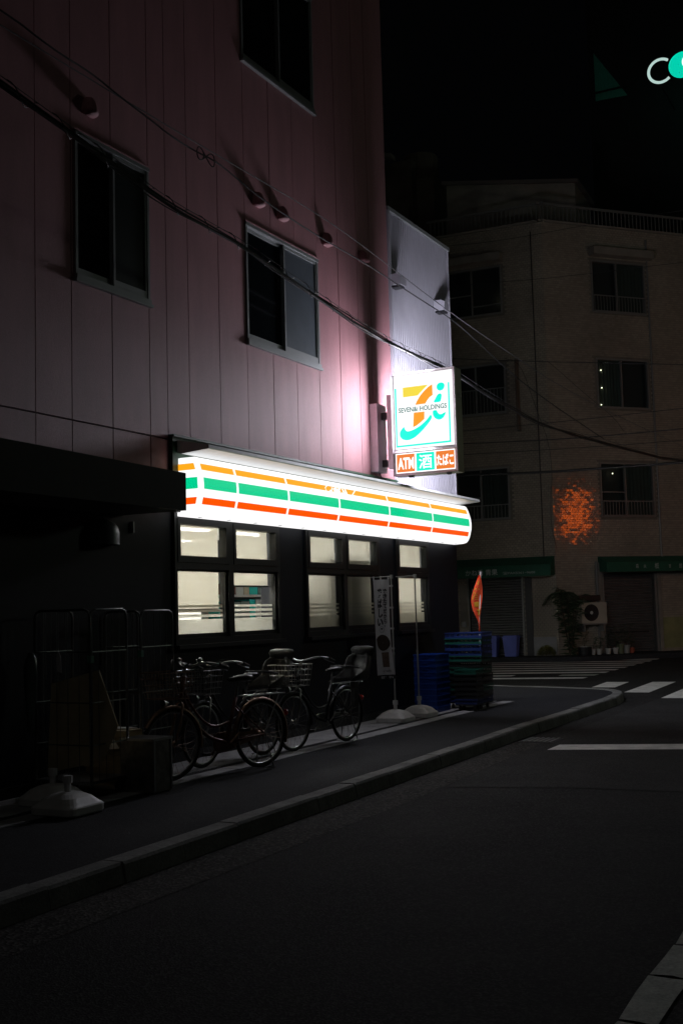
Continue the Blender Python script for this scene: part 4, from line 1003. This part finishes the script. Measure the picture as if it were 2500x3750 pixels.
# red pennant on a thin pole behind the crates
fl = thing('red_flag', 'narrow red flag with yellow characters on a white pole behind the crates', 'flag', (.75, 5.3, .0))
part(MB().tube([(.70, 5.3, .002), (.72, 5.3, 1.25), (.765, 5.3, 2.02)], .011, 8), 'pole', m_plwhite, fl)
part(MB().lathe([(.003, -.012), (.013, -.008), (.013, .012), (.003, .016)], (.766, 5.3, 2.03), 8), 'pole_cap', m_plwhite, fl)
rowsF = [(2.0, .745, .778), (1.93, .71, .785), (1.83, .665, .79), (1.72, .62, .785), (1.62, .605, .778), (1.52, .63, .77), (1.42, .665, .762), (1.34, .69, .755), (1.27, .705, .748), (1.18, .708, .742), (1.14, .71, .738)]
def flag(u, k, off=0.):
    i = min(int(k), len(rowsF)-2); f = k - i
    z, a, b = [rowsF[i][q]*(1-f) + rowsF[i+1][q]*f for q in range(3)]
    return (a + (b-a)*u, 5.27 + .035*math.sin(u*5.5 + k*.8) - off, z + .02*(1-u)*math.sin(k))
fm = MB(); gq = [[fm.p(flag(i/8, j/3)) for i in range(9)] for j in range(31)]
for j in range(30):
    for i in range(8): fm.f.append([gq[j][i], gq[j][i+1], gq[j+1][i+1], gq[j+1][i]])
m_red = mat('flag_red', (.60, .055, .010), .8, var=.15, vs=8); m_yel = mat('flag_yellow', (.55, .36, .02), .8)
fc = part(fm, 'cloth', m_red, fl, True)
for ch, k0, k1, u0, u1 in (('の', 1.2, 1.9, .45, .75), ('酒', 2.3, 3.9, .2, .75), ('専', 4.2, 5.1, .3, .8), ('車', 5.3, 6.6, .35, .9)):
    part(add_text(MB(), ch, lambda a, b: flag(u0+(u1-u0)*a, k1+(k0-k1)*b, .008), .03), 'lettering', m_yel, fc)

# ------------------------------------------------------------------ crates
def crate_mesh(name, W, D, H, mt, slots=True):
    mb = MB(); t = .008
    mb.box(-W/2, W/2, -D/2, D/2, 0, .012)
    for s in (-1, 1):
        for (a, b, c, d) in ((-W/2, W/2, s*D/2, s*(D/2-t)), (s*W/2, s*(W/2-t), -D/2+t, D/2-t)):
            if slots:
                mb.box(a, b, c, d, .012, .030); mb.box(a, b, c, d, H-.022, H)
            else: mb.box(a, b, c, d, .012, H)
        n = 9 if slots else 0
        for k in range(n):
            x = -W/2 + (W-.016)*k/(n-1); mb.box(x, x+.016, s*D/2, s*(D/2-t), .030, H-.022)
        n = 7 if slots else 0
        for k in range(n):
            y = -D/2 + t + (D-2*t-.016)*k/(n-1); mb.box(s*W/2, s*(W/2-t), y, y+.016, .030, H-.022)
        # rim and grip
        mb.box(-W/2-.008, W/2+.008, s*(D/2+.001), s*(D/2+.010), H-.014, H); mb.box(s*(W/2+.001), s*(W/2+.010), -D/2, D/2, H-.014, H)
        if not slots: mb.box(-.05, .05, s*(D/2+.001), s*(D/2+.012), H*.42, H*.42+.010)
    return _mesh(mb, name, mt, (0, 0, 0))
m_cb = mat('crate_blue', (.010, .055, .30), .42, var=.12, vs=8); m_cdb = mat('crate_dark_blue', (.012, .03, .14), .45); m_cg = mat('crate_green', (.008, .085, .06), .45); m_ck = mat('crate_black', (.012, .013, .013), .4)
me_b = crate_mesh('tray', .345, .50, .081, m_cb, False)
names = ['bottom', 'second from the bottom', 'third from the bottom', 'fourth from the bottom', 'fifth from the bottom', 'middle', 'fifth from the top', 'fourth from the top', 'third from the top', 'second from the top', 'top']
random.seed(9)
def put_crate(me, x, y, z, rz, label, group, name='crate'):
    o = bpy.data.objects.new(name, me); COL.objects.link(o); o.location = (x, y, z); o.rotation_euler = (0, 0, rz)
    return tag(o, label, 'crate', group)
for k in range(10):
    nm = (names[:5] + names[6:])[k]
    put_crate(me_b, .305 + random.uniform(-.004, .004), 4.36 + random.uniform(-.004, .004), .008 + .0835*k, random.uniform(-.01, .01), '%s tray of the bright blue stack behind the bare pole' % nm, 'bright blue tray stack', 'plastic_tray')
meA = {c: crate_mesh('crate', .58, .42, .088, mt) for c, mt in (('dark blue', m_cdb), ('green', m_cg), ('black', m_ck))}
seqA = ['dark blue', 'black', 'green', 'black', 'black', 'green', 'black', 'green', 'dark blue', 'dark blue', 'green', 'dark blue']
nA = ['bottom', 'second from the bottom', 'third from the bottom', 'fourth from the bottom', 'fifth from the bottom', 'sixth from the bottom', 'sixth from the top', 'fifth from the top', 'fourth from the top', 'third from the top', 'second from the top', 'top']
def dolly(x, y, W, D, label):
    t = thing('crate_dolly', label, 'dolly', (x, y, 0), 'dollies under the crates')
    part(MB().box(x-W/2, x+W/2, y-D/2, y+D/2, .085, .105), 'deck', m_ck, t)
    for sx in (-1, 1):
        for sy in (-1, 1): part(MB().lathe([(.036, -.012), (.036, .012)], (x+sx*(W/2-.06), y+sy*(D/2-.06), .036+.0065), 10, 'x'), 'caster', m_black, t)
for sx in (1,):
    dolly(.66, 4.95, .56, .40, 'black dolly under the tallest crate stack')
    for k in range(12):
        put_crate(meA[seqA[k]], .66 + random.uniform(-.012, .012), 4.95 + random.uniform(-.01, .01), .106 + .0855*k, random.uniform(-.025, .025), '%s %s crate of the tallest stack below the red flag' % (nA[k], seqA[k]), 'tall crate stack')
meB = {c: crate_mesh('crate', .34, .26, .07, mt) for c, mt in (('dark blue', m_cdb), ('green', m_cg), ('black', m_ck))}
dolly(.80, 4.56, .34, .26, 'small black dolly under the low crate stack')
seqB = ['dark blue', 'black', 'black', 'black', 'black', 'black', 'green']
nB = ['bottom', 'second from the bottom', 'third from the bottom', 'middle', 'third from the top', 'second from the top', 'top']
for k in range(7): put_crate(meB[seqB[k]], .80 + random.uniform(-.008, .008), 4.56 + random.uniform(-.006, .006), .106 + .0715*k, random.uniform(-.03, .03), '%s %s crate of the low stack in front of the tall crates' % (nB[k], seqB[k]), 'low crate stack')

# ------------------------------------------------------------------ bicycles
def arc(c, r, a0, a1, n=18): return [(c[0] + r*math.cos(math.radians(a0+(a1-a0)*k/n)), 0, c[2] + r*math.sin(math.radians(a0+(a1-a0)*k/n))) for k in range(n+1)]
def bicycle(label, frame_col, loc, rz, scale=1., child=None, basket=True, rust=False):
    t = thing('bicycle', label, 'bicycle', (0, 0, 0), 'bicycles parked along the shop wall')
    mf = mat('bike_frame_'+frame_col[0], frame_col[1], .35, .2, spec=.6)
    ms = mat('bike_steel', (.42, .42, .40), .3, .9, var=.25, vs=30) if not rust else mat('bike_rusty_steel', (.26, .17, .12), .45, .7, var=.4, vs=25)
    R = .325
    for hx in (0, 1.08):
        w = part(MB().tube([(hx+R*.965*math.cos(a*math.pi/20), 0, R+R*.965*math.sin(a*math.pi/20)) for a in range(40)], .017, 7, True), 'wheel', m_tyre, t, True)
        part(MB().tube([(hx+R*.895*math.cos(a*math.pi/20), 0, R+R*.895*math.sin(a*math.pi/20)) for a in range(40)], .011, 6, True), 'rim', m_chrome, w, True)
        part(MB().lathe([(.022, -.04), (.03, -.03), (.018, -.015), (.018, .015), (.03, .03), (.022, .04)], (hx, 0, R), 10, 'y'), 'hub', ms, w)
        sp = MB()
        for k in range(24):
            a = k*math.pi/12; s = (-1)**k*.028; b = a + (.5 if k % 4 < 2 else -.5)
            sp.tube([(hx+.026*math.cos(b), s, R+.026*math.sin(b)), (hx+R*.88*math.cos(a), 0, R+R*.88*math.sin(a))], .0016, 3)
        part(sp, 'spokes', ms, w, kind='stuff')
    def fender(hx, a0, a1, nm):
        mb = MB(); n = 22; rs = []
        for k in range(n+1):
            a = math.radians(a0+(a1-a0)*k/n); r = R+.022
            rs.append([mb.p((hx+(r+dr)*math.cos(a), yy_, R+(r+dr)*math.sin(a))) for yy_, dr in ((-.026, -.018), (-.018, .0), (0, .006), (.018, 0), (.026, -.018))])
        for A1, B1_ in zip(rs, rs[1:]):
            for k in range(4): mb.f.append([A1[k], A1[k+1], B1_[k+1], B1_[k]])
        part(mb, nm, mf if not rust else ms, t, True)
    fender(0, 200, -15, 'rear_fender'); fender(1.08, 190, 30, 'front_fender')
    bb_ = (.44, 0, .28); ht = (.93, 0, .93); hb = (.975, 0, .72)
    fm_ = MB()
    fm_.tube([ht, hb], .022, 8)
    dn = [(.965, 0, .77), (.88, 0, .60), (.76, 0, .43), (.62, 0, .33), bb_]; fm_.tube(smooth3(dn), .019, 8)
    up_ = [(.95, 0, .83), (.86, 0, .66), (.72, 0, .50), (.58, 0, .43), (.385, 0, .47)]; fm_.tube(smooth3(up_), .014, 8)
    fm_.tube([bb_, (.31, 0, .70)], .018, 8)
    for s in (-1, 1):
        fm_.tube([(.42, s*.03, .28), (0, s*.055, R)], .010, 6); fm_.tube([(.335, s*.02, .62), (0, s*.055, R)], .008, 6)
    part(fm_, 'frame', mf, t, True)
    fk = MB()
    for s in (-1, 1): fk.tube([(.975, 0, .71), (.985, s*.045, .68), (1.02, s*.05, .50), (1.08, s*.05, R)], .011, 6)
    part(fk, 'fork', ms, t, True)
    part(MB().tube([(.31, 0, .70), (.275, 0, .84)], .013, 8), 'seat_post', m_chrome, t)
    sd = MB(); rs = []
    for x, w, z0, z1 in ((.13, .05, .87, .885), (.15, .085, .845, .90), (.22, .09, .84, .905), (.29, .055, .845, .895), (.36, .026, .85, .885), (.40, .016, .855, .88)):
        rs.append([sd.p(q) for q in ((x, -w, (z0+z1)/2), (x, -w*.7, z1), (x, 0, z1+.004), (x, w*.7, z1), (x, w, (z0+z1)/2), (x, w*.5, z0), (x, -w*.5, z0))])
    sd.loft(rs); part(sd, 'saddle', m_black, t, True)
    part(MB().tube([(.93, 0, .93), (.915, 0, 1.01)], .013, 8), 'stem', m_chrome, t)
    hbp = [(.62, -.27, 1.0), (.72, -.275, 1.03), (.84, -.20, 1.06), (.915, -.07, 1.02), (.92, 0, 1.01), (.915, .07, 1.02), (.84, .20, 1.06), (.72, .275, 1.03), (.62, .27, 1.0)]
    hbar = part(MB().tube(smooth3(hbp), .0115, 8), 'handlebar', m_chrome, t, True)
    for s in (-1, 1):
        part(MB().tube([(.63, s*.27, 1.002), (.73, s*.276, 1.033)], .017, 8), 'grip', m_black, hbar)
        part(MB().tube([(.80, s*.245, 1.03), (.75, s*.285, 1.0), (.66, s*.30, .975)], .006, 5), 'brake_lever', m_chrome, hbar)
        part(MB().tube(smooth3([(.79, s*.24, 1.03), (.92, s*.2, 1.10), (1.02, s*.08, 1.02), (.98, 0, .78)]), .004, 5), 'brake_cable', m_black, hbar)
    part(MB().lathe([(.006, .0), (.026, .004), (.022, .022), (.004, .032)], (.82, -.215, 1.065), 10), 'bell', m_chrome, hbar)
    if basket:
        bk = MB(); 
        def ringb(z, x0, x1, w): return [(x0, -w, z), (x1, -w, z), (x1, w, z), (x0, w, z)]
        for z, x0, x1, w in ((.98, .95, 1.29, .19), (.92, .957, 1.28, .184), (.86, .964, 1.27, .178), (.80, .97, 1.26, .172), (.74, .98, 1.25, .165)): bk.tube(ringb(z, x0, x1, w), .003 if z < .97 else .005, 4, True)
        for k in range(9):
            u = k/8
            for s in (-1, 1): bk.tube([(.98+.27*u, s*.165, .74), (.95+.34*u, s*.19, .98)], .0022, 3)
            bk.tube([(1.25, -.165+.33*u, .74), (1.29, -.19+.38*u, .98)], .0022, 3); bk.tube([(.98, -.165+.33*u, .74), (.95, -.19+.38*u, .98)], .0022, 3); bk.tube([(.98, -.165+.33*u, .74), (1.25, -.165+.33*u, .74)], .0022, 3)
        part(bk, 'front_basket', ms, t)
    rk = MB()
    for s in (-1, 1): rk.tube([(.30, s*.05, .62), (.22, s*.06, .70), (-.28, s*.06, .70)], .007, 6); rk.tube([(-.20, s*.06, .70), (0, s*.06, R+.01)], .006, 5)
    for x in (.15, 0., -.14, -.27): rk.tube([(x, -.06, .70), (x, .06, .70)], .006, 5)
    part(rk, 'rear_rack', m_chrome, t)
    cr_ = part(MB().lathe([(.09, -.004), (.09, .004)], (.44, -.055, .28), 16, 'y'), 'crank', ms, t)
    part(MB().tube([(.44, -.065, .28), (.57, -.075, .17)], .009, 5), 'crank_arm', ms, cr_); part(MB().tube([(.44, .065, .28), (.31, .075, .39)], .009, 5), 'crank_arm', ms, cr_)
    part(MB().box(.53, .61, -.16, -.085, .16, .185), 'pedal', m_black, cr_); part(MB().box(.27, .35, .085, .16, .38, .405), 'pedal', m_black, cr_)
    part(MB().prism([(.54, -.075, .33), (.50, -.075, .37), (.38, -.075, .37), (-.06, -.075, .365), (-.08, -.075, .32), (-.05, -.075, .285), (.38, -.075, .19), (.50, -.075, .19), (.54, -.075, .24)], (0, .018, 0)), 'chain_guard', ms, t)
    sdm = MB()
    for s in (-1, 1): sdm.tube([(-.01, s*.06, R), (-.05, s*.12, .012), (.05, s*.12, .012)], .007, 5)
    part(sdm, 'kick_stand', m_chrome, t)
    part(MB().lathe([(.004, -.012), (.03, -.01), (.03, .0)], (-.335, 0, .50), 10, 'x'), 'reflector', mat('reflector_red', (.3, .01, .01), .2), t)
    part(MB().box(-.03, .03, -.005, .005, .0, .0) if False else MB().lathe([(.012, 0), (.034, .05), (.034, .06)], (1.12, .0, .70), 10, 'x'), 'head_lamp', m_chrome, t)
    if child:
        zq = lambda z: .72 + (z-.72)*.56
        mc = mat('child_seat_'+child[0], child[1], .6, var=.1, vs=12)
        cs_ = MB(); rs = []
        for z, x0, x1, w in ((.72, -.30, .06, .13), (.78, -.32, .08, .15), (.95, -.34, -.20, .16), (1.10, -.36, -.24, .165), (1.22, -.38, -.27, .15), (1.30, -.39, -.31, .10)):
            rs.append([cs_.p(q) for q in ((x0, -w*.9, zq(z)), (x1, -w, zq(z)), (x1, -w*.9, zq(z)), (x0+.03, -w*.75, zq(z)), (x0+.03, w*.75, zq(z)), (x1, w*.9, zq(z)), (x1, w, zq(z)), (x0, w*.9, zq(z)))])
        cs_.loft(rs); cso = part(cs_, 'child_seat', mc, t, True)
        hd_ = MB(); rs = []
        for z, w, d in ((1.20, .10, .02), (1.27, .15, .05), (1.38, .175, .08), (1.44, .15, .06), (1.46, .09, .03)): rs.append([hd_.p((-.40+d*math.sin(math.pi*k/12)*1.0 + (0 if k < 13 else 0), w*math.cos(math.pi*k/12), zq(z))) for k in range(13)])
        for A1, B1_ in zip(rs, rs[1:]):
            for k in range(12): hd_.f.append([A1[k], A1[k+1], B1_[k+1], B1_[k]])
        part(hd_, 'head_rest', mc, cso, True)
        part(MB().tube(smooth3([(-.05, -.17, .88), (.12, -.16, .91), (.16, 0, .91), (.12, .16, .91), (-.05, .17, .88)]), .012, 6), 'grab_rail', m_black, cso)
        for s in (-1, 1): part(MB().box(.02, .10, s*.14, s*.20, .42, .72), 'foot_guard', m_black, cso)
    place(t, loc, rz, scale); return t
def smooth3(pts, it=2):
    for _ in range(it):
        q = [tuple(pts[0])]
        for a, b in zip(pts, pts[1:]):
            a, b = V(a), V(b); q += [tuple(a.lerp(b, .25)), tuple(a.lerp(b, .75))]
        q.append(tuple(pts[-1])); pts = q
    return pts
rza = lambda a, b: math.atan2(b[1]-a[1], b[0]-a[0])
bicycle('rusty red-brown step-through bicycle, nearest, with a front basket', ('maroon', (.10, .022, .014)), (1.05, -1.62, .008), rza((1.05, -1.62), (.74, -2.66)), 1., None, True, True)
bicycle('black bicycle with a beige child seat, between the other two', ('black', (.012, .012, .014)), (.56, -.78, .008), rza((.56, -.78), (.50, -1.85)), .97, ('beige', (.10, .097, .084)))
bicycle('dark bicycle with a black child seat, nearest the lettered banner', ('navy', (.012, .014, .02)), (.84, .60, .008), rza((.84, .60), (.72, -.45)), .95, ('black', (.02, .02, .022)))

# ------------------------------------------------------------------ roll cages, cardboard, metal bin at the left
m_cage = mat('cage_steel', (.16, .17, .17), .35, .8, var=.2, vs=20); m_strap = mat('cage_clip_green', (.12, .30, .22), .5)
def roll_cage(x0, x1, y0, y1, H, label):
    t = thing('roll_cage', label, 'roll cage', ((x0+x1)/2, (y0+y1)/2, 0), 'roll cages left of the windows')
    part(MB().box(x0, x1, y0, y1, .13, .155), 'cage_deck', m_cage, t)
    for sx in (x0+.05, x1-.05):
        for sy in (y0+.05, y1-.05):
            c = part(MB().lathe([(.05, -.014), (.05, .014)], (sx, sy, .057), 12, 'x'), 'caster', m_black, t); part(MB().box(sx-.02, sx+.02, sy-.01, sy+.01, .108, .13), 'caster_fork', m_cage, c)
    def panel(a, b):
        ax, ay = a; bx, by = b; L = math.hypot(bx-ax, by-ay); ux, uy = (bx-ax)/L, (by-ay)/L; r = .06
        pth = [(ax, ay, .156), (ax, ay, H-r), (ax+ux*r*.3, ay+uy*r*.3, H-r*.3), (ax+ux*r, ay+uy*r, H), (bx-ux*r, by-uy*r, H), (bx-ux*r*.3, by-uy*r*.3, H-r*.3), (bx, by, H-r), (bx, by, .156)]
        f = part(MB().tube(pth, .011, 7), 'side_frame', m_cage, t, True)
        for k in range(1, 5): part(MB().tube([(ax+(bx-ax)*k/5, ay+(by-ay)*k/5, .156), (ax+(bx-ax)*k/5, ay+(by-ay)*k/5, H-.005)], .0035, 5), 'wire_bar', m_cage, f)
        for z in (.45, .80, 1.22): part(MB().tube([(ax, ay, z), (bx, by, z)], .006, 5), 'cross_bar', m_cage, f)
    panel((x0, y0), (x1, y0)); panel((x0, y0+.012), (x0, y1)); panel((x1, y0+.012), (x1, y1))
    part(MB().box(x1-.018, x1+.022, y0-.018, y0+.02, 1.13, 1.19), 'corner_clip', m_strap, t)
    return t
roll_cage(.157, .761, -3.80, -3.32, 1.572, 'left steel roll cage holding a sheet of cardboard')
roll_cage(.03, .446, -2.72, -2.22, 1.555, 'right steel roll cage close to the first lit window')
solo(MB().prism([(.25, -3.70, .95), (.70, -3.62, 1.06), (.88, -3.60, .60), (.74, -3.62, .30), (.22, -3.72, .20)], (.0, .012, 0)), 'cardboard_sheet', m_cardboard, 'torn brown cardboard sheet leaning inside the left roll cage', 'cardboard', (.5, -3.66, .2))
m_bag = mat('plastic_film', (.20, .24, .22), .25)
bgm = MB(); rs = []
for k, (z, w) in enumerate(((.55, .03), (.8, .05), (1.0, .055), (1.08, .06), (1.17, .05), (1.22, .02))): rs.append([bgm.p((.15+w*math.cos(a*math.pi/5)*(1+.3*math.sin(a*3+k)), -3.84+w*.7*math.sin(a*math.pi/5), z)) for a in range(10)])
bgm.loft(rs); solo(bgm, 'plastic_bag', m_bag, 'crumpled clear plastic bag hanging on the left roll cage', 'bag', (.15, -3.84, .55), smooth=True)
solo(MB().prism([(.42, -3.815, 1.06), (.47, -3.815, 1.05), (.46, -3.815, 1.18), (.435, -3.815, 1.24), (.41, -3.815, 1.16)], (0, -.004, 0)), 'paper_scrap', m_plwhite, 'pale paper scrap stuck in the left roll cage bars', 'paper', (.44, -3.815, 1.05))
random.seed(14)
for k in range(9):
    x, y, a = .37 + random.uniform(-.04, .04), -3.01 + random.uniform(-.02, .02), random.uniform(-.12, .12)
    c_, s_ = math.cos(a), math.sin(a); T = lambda u, v, z: (x+u*c_-v*s_, y+u*s_+v*c_, z)
    solo(MB(T).box(-.27, .27, -.11, .11, .009+.055*k, .009+.055*k+.05), 'flattened_carton', m_cardboard, '%s flattened brown carton of the pile behind the metal bin' % (['bottom', 'second lowest', 'third lowest', 'fourth lowest', 'middle', 'fourth highest', 'third highest', 'second highest', 'top'][k]), 'carton', (x, y, .009+.055*k), 'flattened cartons by the metal bin')
m_paper = mat('paper_print', (.78, .76, .72), .8, var=.2, vs=22)
solo(MB().prism([(.13, -3.08, .506), (.40, -3.12, .506), (.58, -2.95, .506), (.20, -2.91, .506)], (0, 0, .006)), 'paper_sheet', m_paper, 'printed white sheet lying flat on top of the carton pile', 'paper', (.35, -3.0, .506))
solo(MB().prism([(.22, -3.15, .49), (.33, -3.24, .33), (.60, -3.24, .36), (.42, -3.15, .49)], (0, .004, .004)), 'paper_flyer', m_paper, 'printed white flyer sloping off the front of the carton pile', 'paper', (.40, -3.2, .33))
bn = thing('metal_bin', 'square dented metal bin with a bright steel rim in front of the cartons', 'bin', (.87, -3.19, .008))
m_tin = mat('tin_scratched', (.20, .195, .175), .38, .75, var=.45, vs=14, bump=.15, bs=30)
part(MB().box(.70, 1.04, -3.33, -3.07, .008, .44), 'bin_body', m_tin, bn)
part(MB().box(.69, 1.05, -3.34, -3.06, .442, .462), 'bin_rim', m_chrome, bn)
part(MB().box(1.041, 1.048, -3.332, -3.31, .02, .44), 'edge_trim', m_chrome, bn); part(MB().box(1.041, 1.048, -3.09, -3.07, .02, .44), 'edge_trim', m_chrome, bn)

# ------------------------------------------------------------------ overhead cables
def cable(pts, r, name, label, mt=m_wire, sm=2, group='overhead cables'):
    mb = MB().tube(smooth3(pts, sm), r, 6); return solo(mb, name, mt, label, 'cable', None, group)
mc = [(-5.067,5.559),(-4.715,5.508),(-4.204,5.446),(-3.622,5.365),(-2.933,5.262),(-2.175,5.235),(-1.632,5.22),(-.814,5.127),(-.148,5.057),(.796,4.96),(1.707,4.90),(2.832,4.90),(3.705,4.90),(5.469,4.764),(8.066,4.653)]
main = [(1.0, -12, 6.6)] + [(1.0, y, z) for y, z in mc] + [(1.4, 12, 4.68), (1.83, 16, 4.75), (4, 24, 5.3), (8, 34, 6.2)]
mt_ = thing('cable_bundle', 'thick black bundle of cables sloping across the pink wall towards the sign', 'cable', (1.0, 0, 5.0), 'overhead cables')
sm_ = smooth3(main, 2)
part(MB().tube([(a, b, c-.012) for a, b, c in sm_], .016, 6), 'core_cable', m_wire, mt_, True)
part(MB().tube([(a+.014*math.sin(b*1.3), b, c+.012+.012*math.sin(b*2.1)) for a, b, c in sm_], .009, 5), 'strand', m_wire, mt_, True)
part(MB().tube([(a-.012*math.cos(b*1.7), b, c-.034+.016*math.cos(b*2.9)) for a, b, c in sm_], .007, 5), 'strand', m_wire, mt_, True)
part(MB().tube([(a, b, c+.055) for a, b, c in sm_], .004, 5), 'messenger_wire', m_wiregrey, mt_, True)
fine = resample(sm_, .03); fine = [q for q in fine if -6 < q.y < 3.9]
for k in range(0, len(fine)-12, 17):
    q = fine[k]; sgm = [(q.x+.03*math.sin(i*.52), fine[min(k+i, len(fine)-1)].y, fine[min(k+i, len(fine)-1)].z + .004 + .056*math.cos(i*.52)) for i in range(13)]
    part(MB().tube(sgm, .0042, 4), 'hanger_loop', m_wire, mt_)
ut = [(-12, 6.03), (-3.163, 6.005), (-1.706, 6.02), (-.095, 6.04), (1.084, 5.98), (3.782, 5.76), (5.946, 5.66), (10, 5.5)]
cable([(1.0, y, z) for y, z in ut] + [(1.5, 20, 5.4)], .0055, 'messenger_cable', 'thin taut wire above the thick bundle on the pink wall', m_wiregrey)
ul = [(-12, 6.35), (-5.066, 6.131), (-4.493, 6.056), (-4.026, 6.057), (-3.667, 6.0), (-3.164, 5.95), (-2.959, 5.92), (-2.57, 5.905), (-2.2, 5.93), (-1.861, 5.89), (-1.346, 5.81), (-.112, 5.755), (1.068, 5.76), (2.446, 5.70), (3.085, 5.68), (3.774, 5.66), (4.403, 5.6), (7, 5.2), (12, 4.9)]
cable([(1.02, y, z) for y, z in ul], .008, 'drop_cable', 'sagging black cable with a coil under the thin taut wire')
cable([(1.02, -2.35+.17*math.sin(a*.5)*(1 if a < 13 else -1)*.9, 5.915+.07*math.sin(a*.5*2)) for a in range(0, 26)], .006, 'cable_coil', 'figure-eight coil of spare cable hung on the sagging wire')
ws = [[(-3.969,7.961),(-1.348,7.542),(1.949,7.059)],[(-3.589,6.026),(-1.069,6.003),(1.896,6.025)],[(-3.602,5.695),(-.882,5.557),(1.87,5.542)],[(-3.709,4.892),(-1.54,4.787),(-.106,4.771),(1.829,4.753)],[(-3.613,5.413),(-.081,5.302),(1.856,5.273)],[(-2.401,9.745),(-.905,9.623),(2.076,9.501)],[(-3.779,10.928),(-2.284,10.808),(-.159,10.829),(2.141,10.749)]]
lb = ['straight wire crossing the tiled block at the third-floor window heads', 'wire crossing the tiled block below the third-floor windows', 'heavier wire crossing the tiled block between the second and third floors', 'thick black cable drooping across the second-floor windows of the tiled block', 'faint wire just above the second-floor windows of the tiled block', 'thin wire crossing the middle of the top-floor window', 'thin wire crossing the tiled block under the roof railing']
rr = [.010, .009, .013, .030, .008, .006, .006]
for pts, l_, r in zip(ws, lb, rr):
    d0 = V(pts[0]) - V(pts[1]); d1 = V(pts[-1]) - V(pts[-2])
    e0 = V(pts[0]) + d0.normalized()*6; e1 = V(pts[-1]) + d1.normalized()*9
    cable([(e0.x, 16, e0.y)] + [(a, 16, b) for a, b in pts] + [(e1.x, 16, e1.y)], r, 'overhead_wire', l_)
cable([(-1.30, 15.9, 7.54), (-1.1, 15.9, 7.35), (-.358, 15.9, 6.571), (.283, 15.9, 5.965), (.5, 15.9, 5.6)], .006, 'drop_wire', 'slack drop wire curling down in front of the right third-floor windows')
cable([(-2.4, 15.9, 7.75), (-2.0, 15.9, 7.6), (-1.676, 15.9, 6.512), (-1.245, 15.9, 5.17), (-1.417, 15.9, 3.627), (-1.45, 16.5, 2.9)], .006, 'drop_wire', 'slack drop wire hanging down along the block corner')
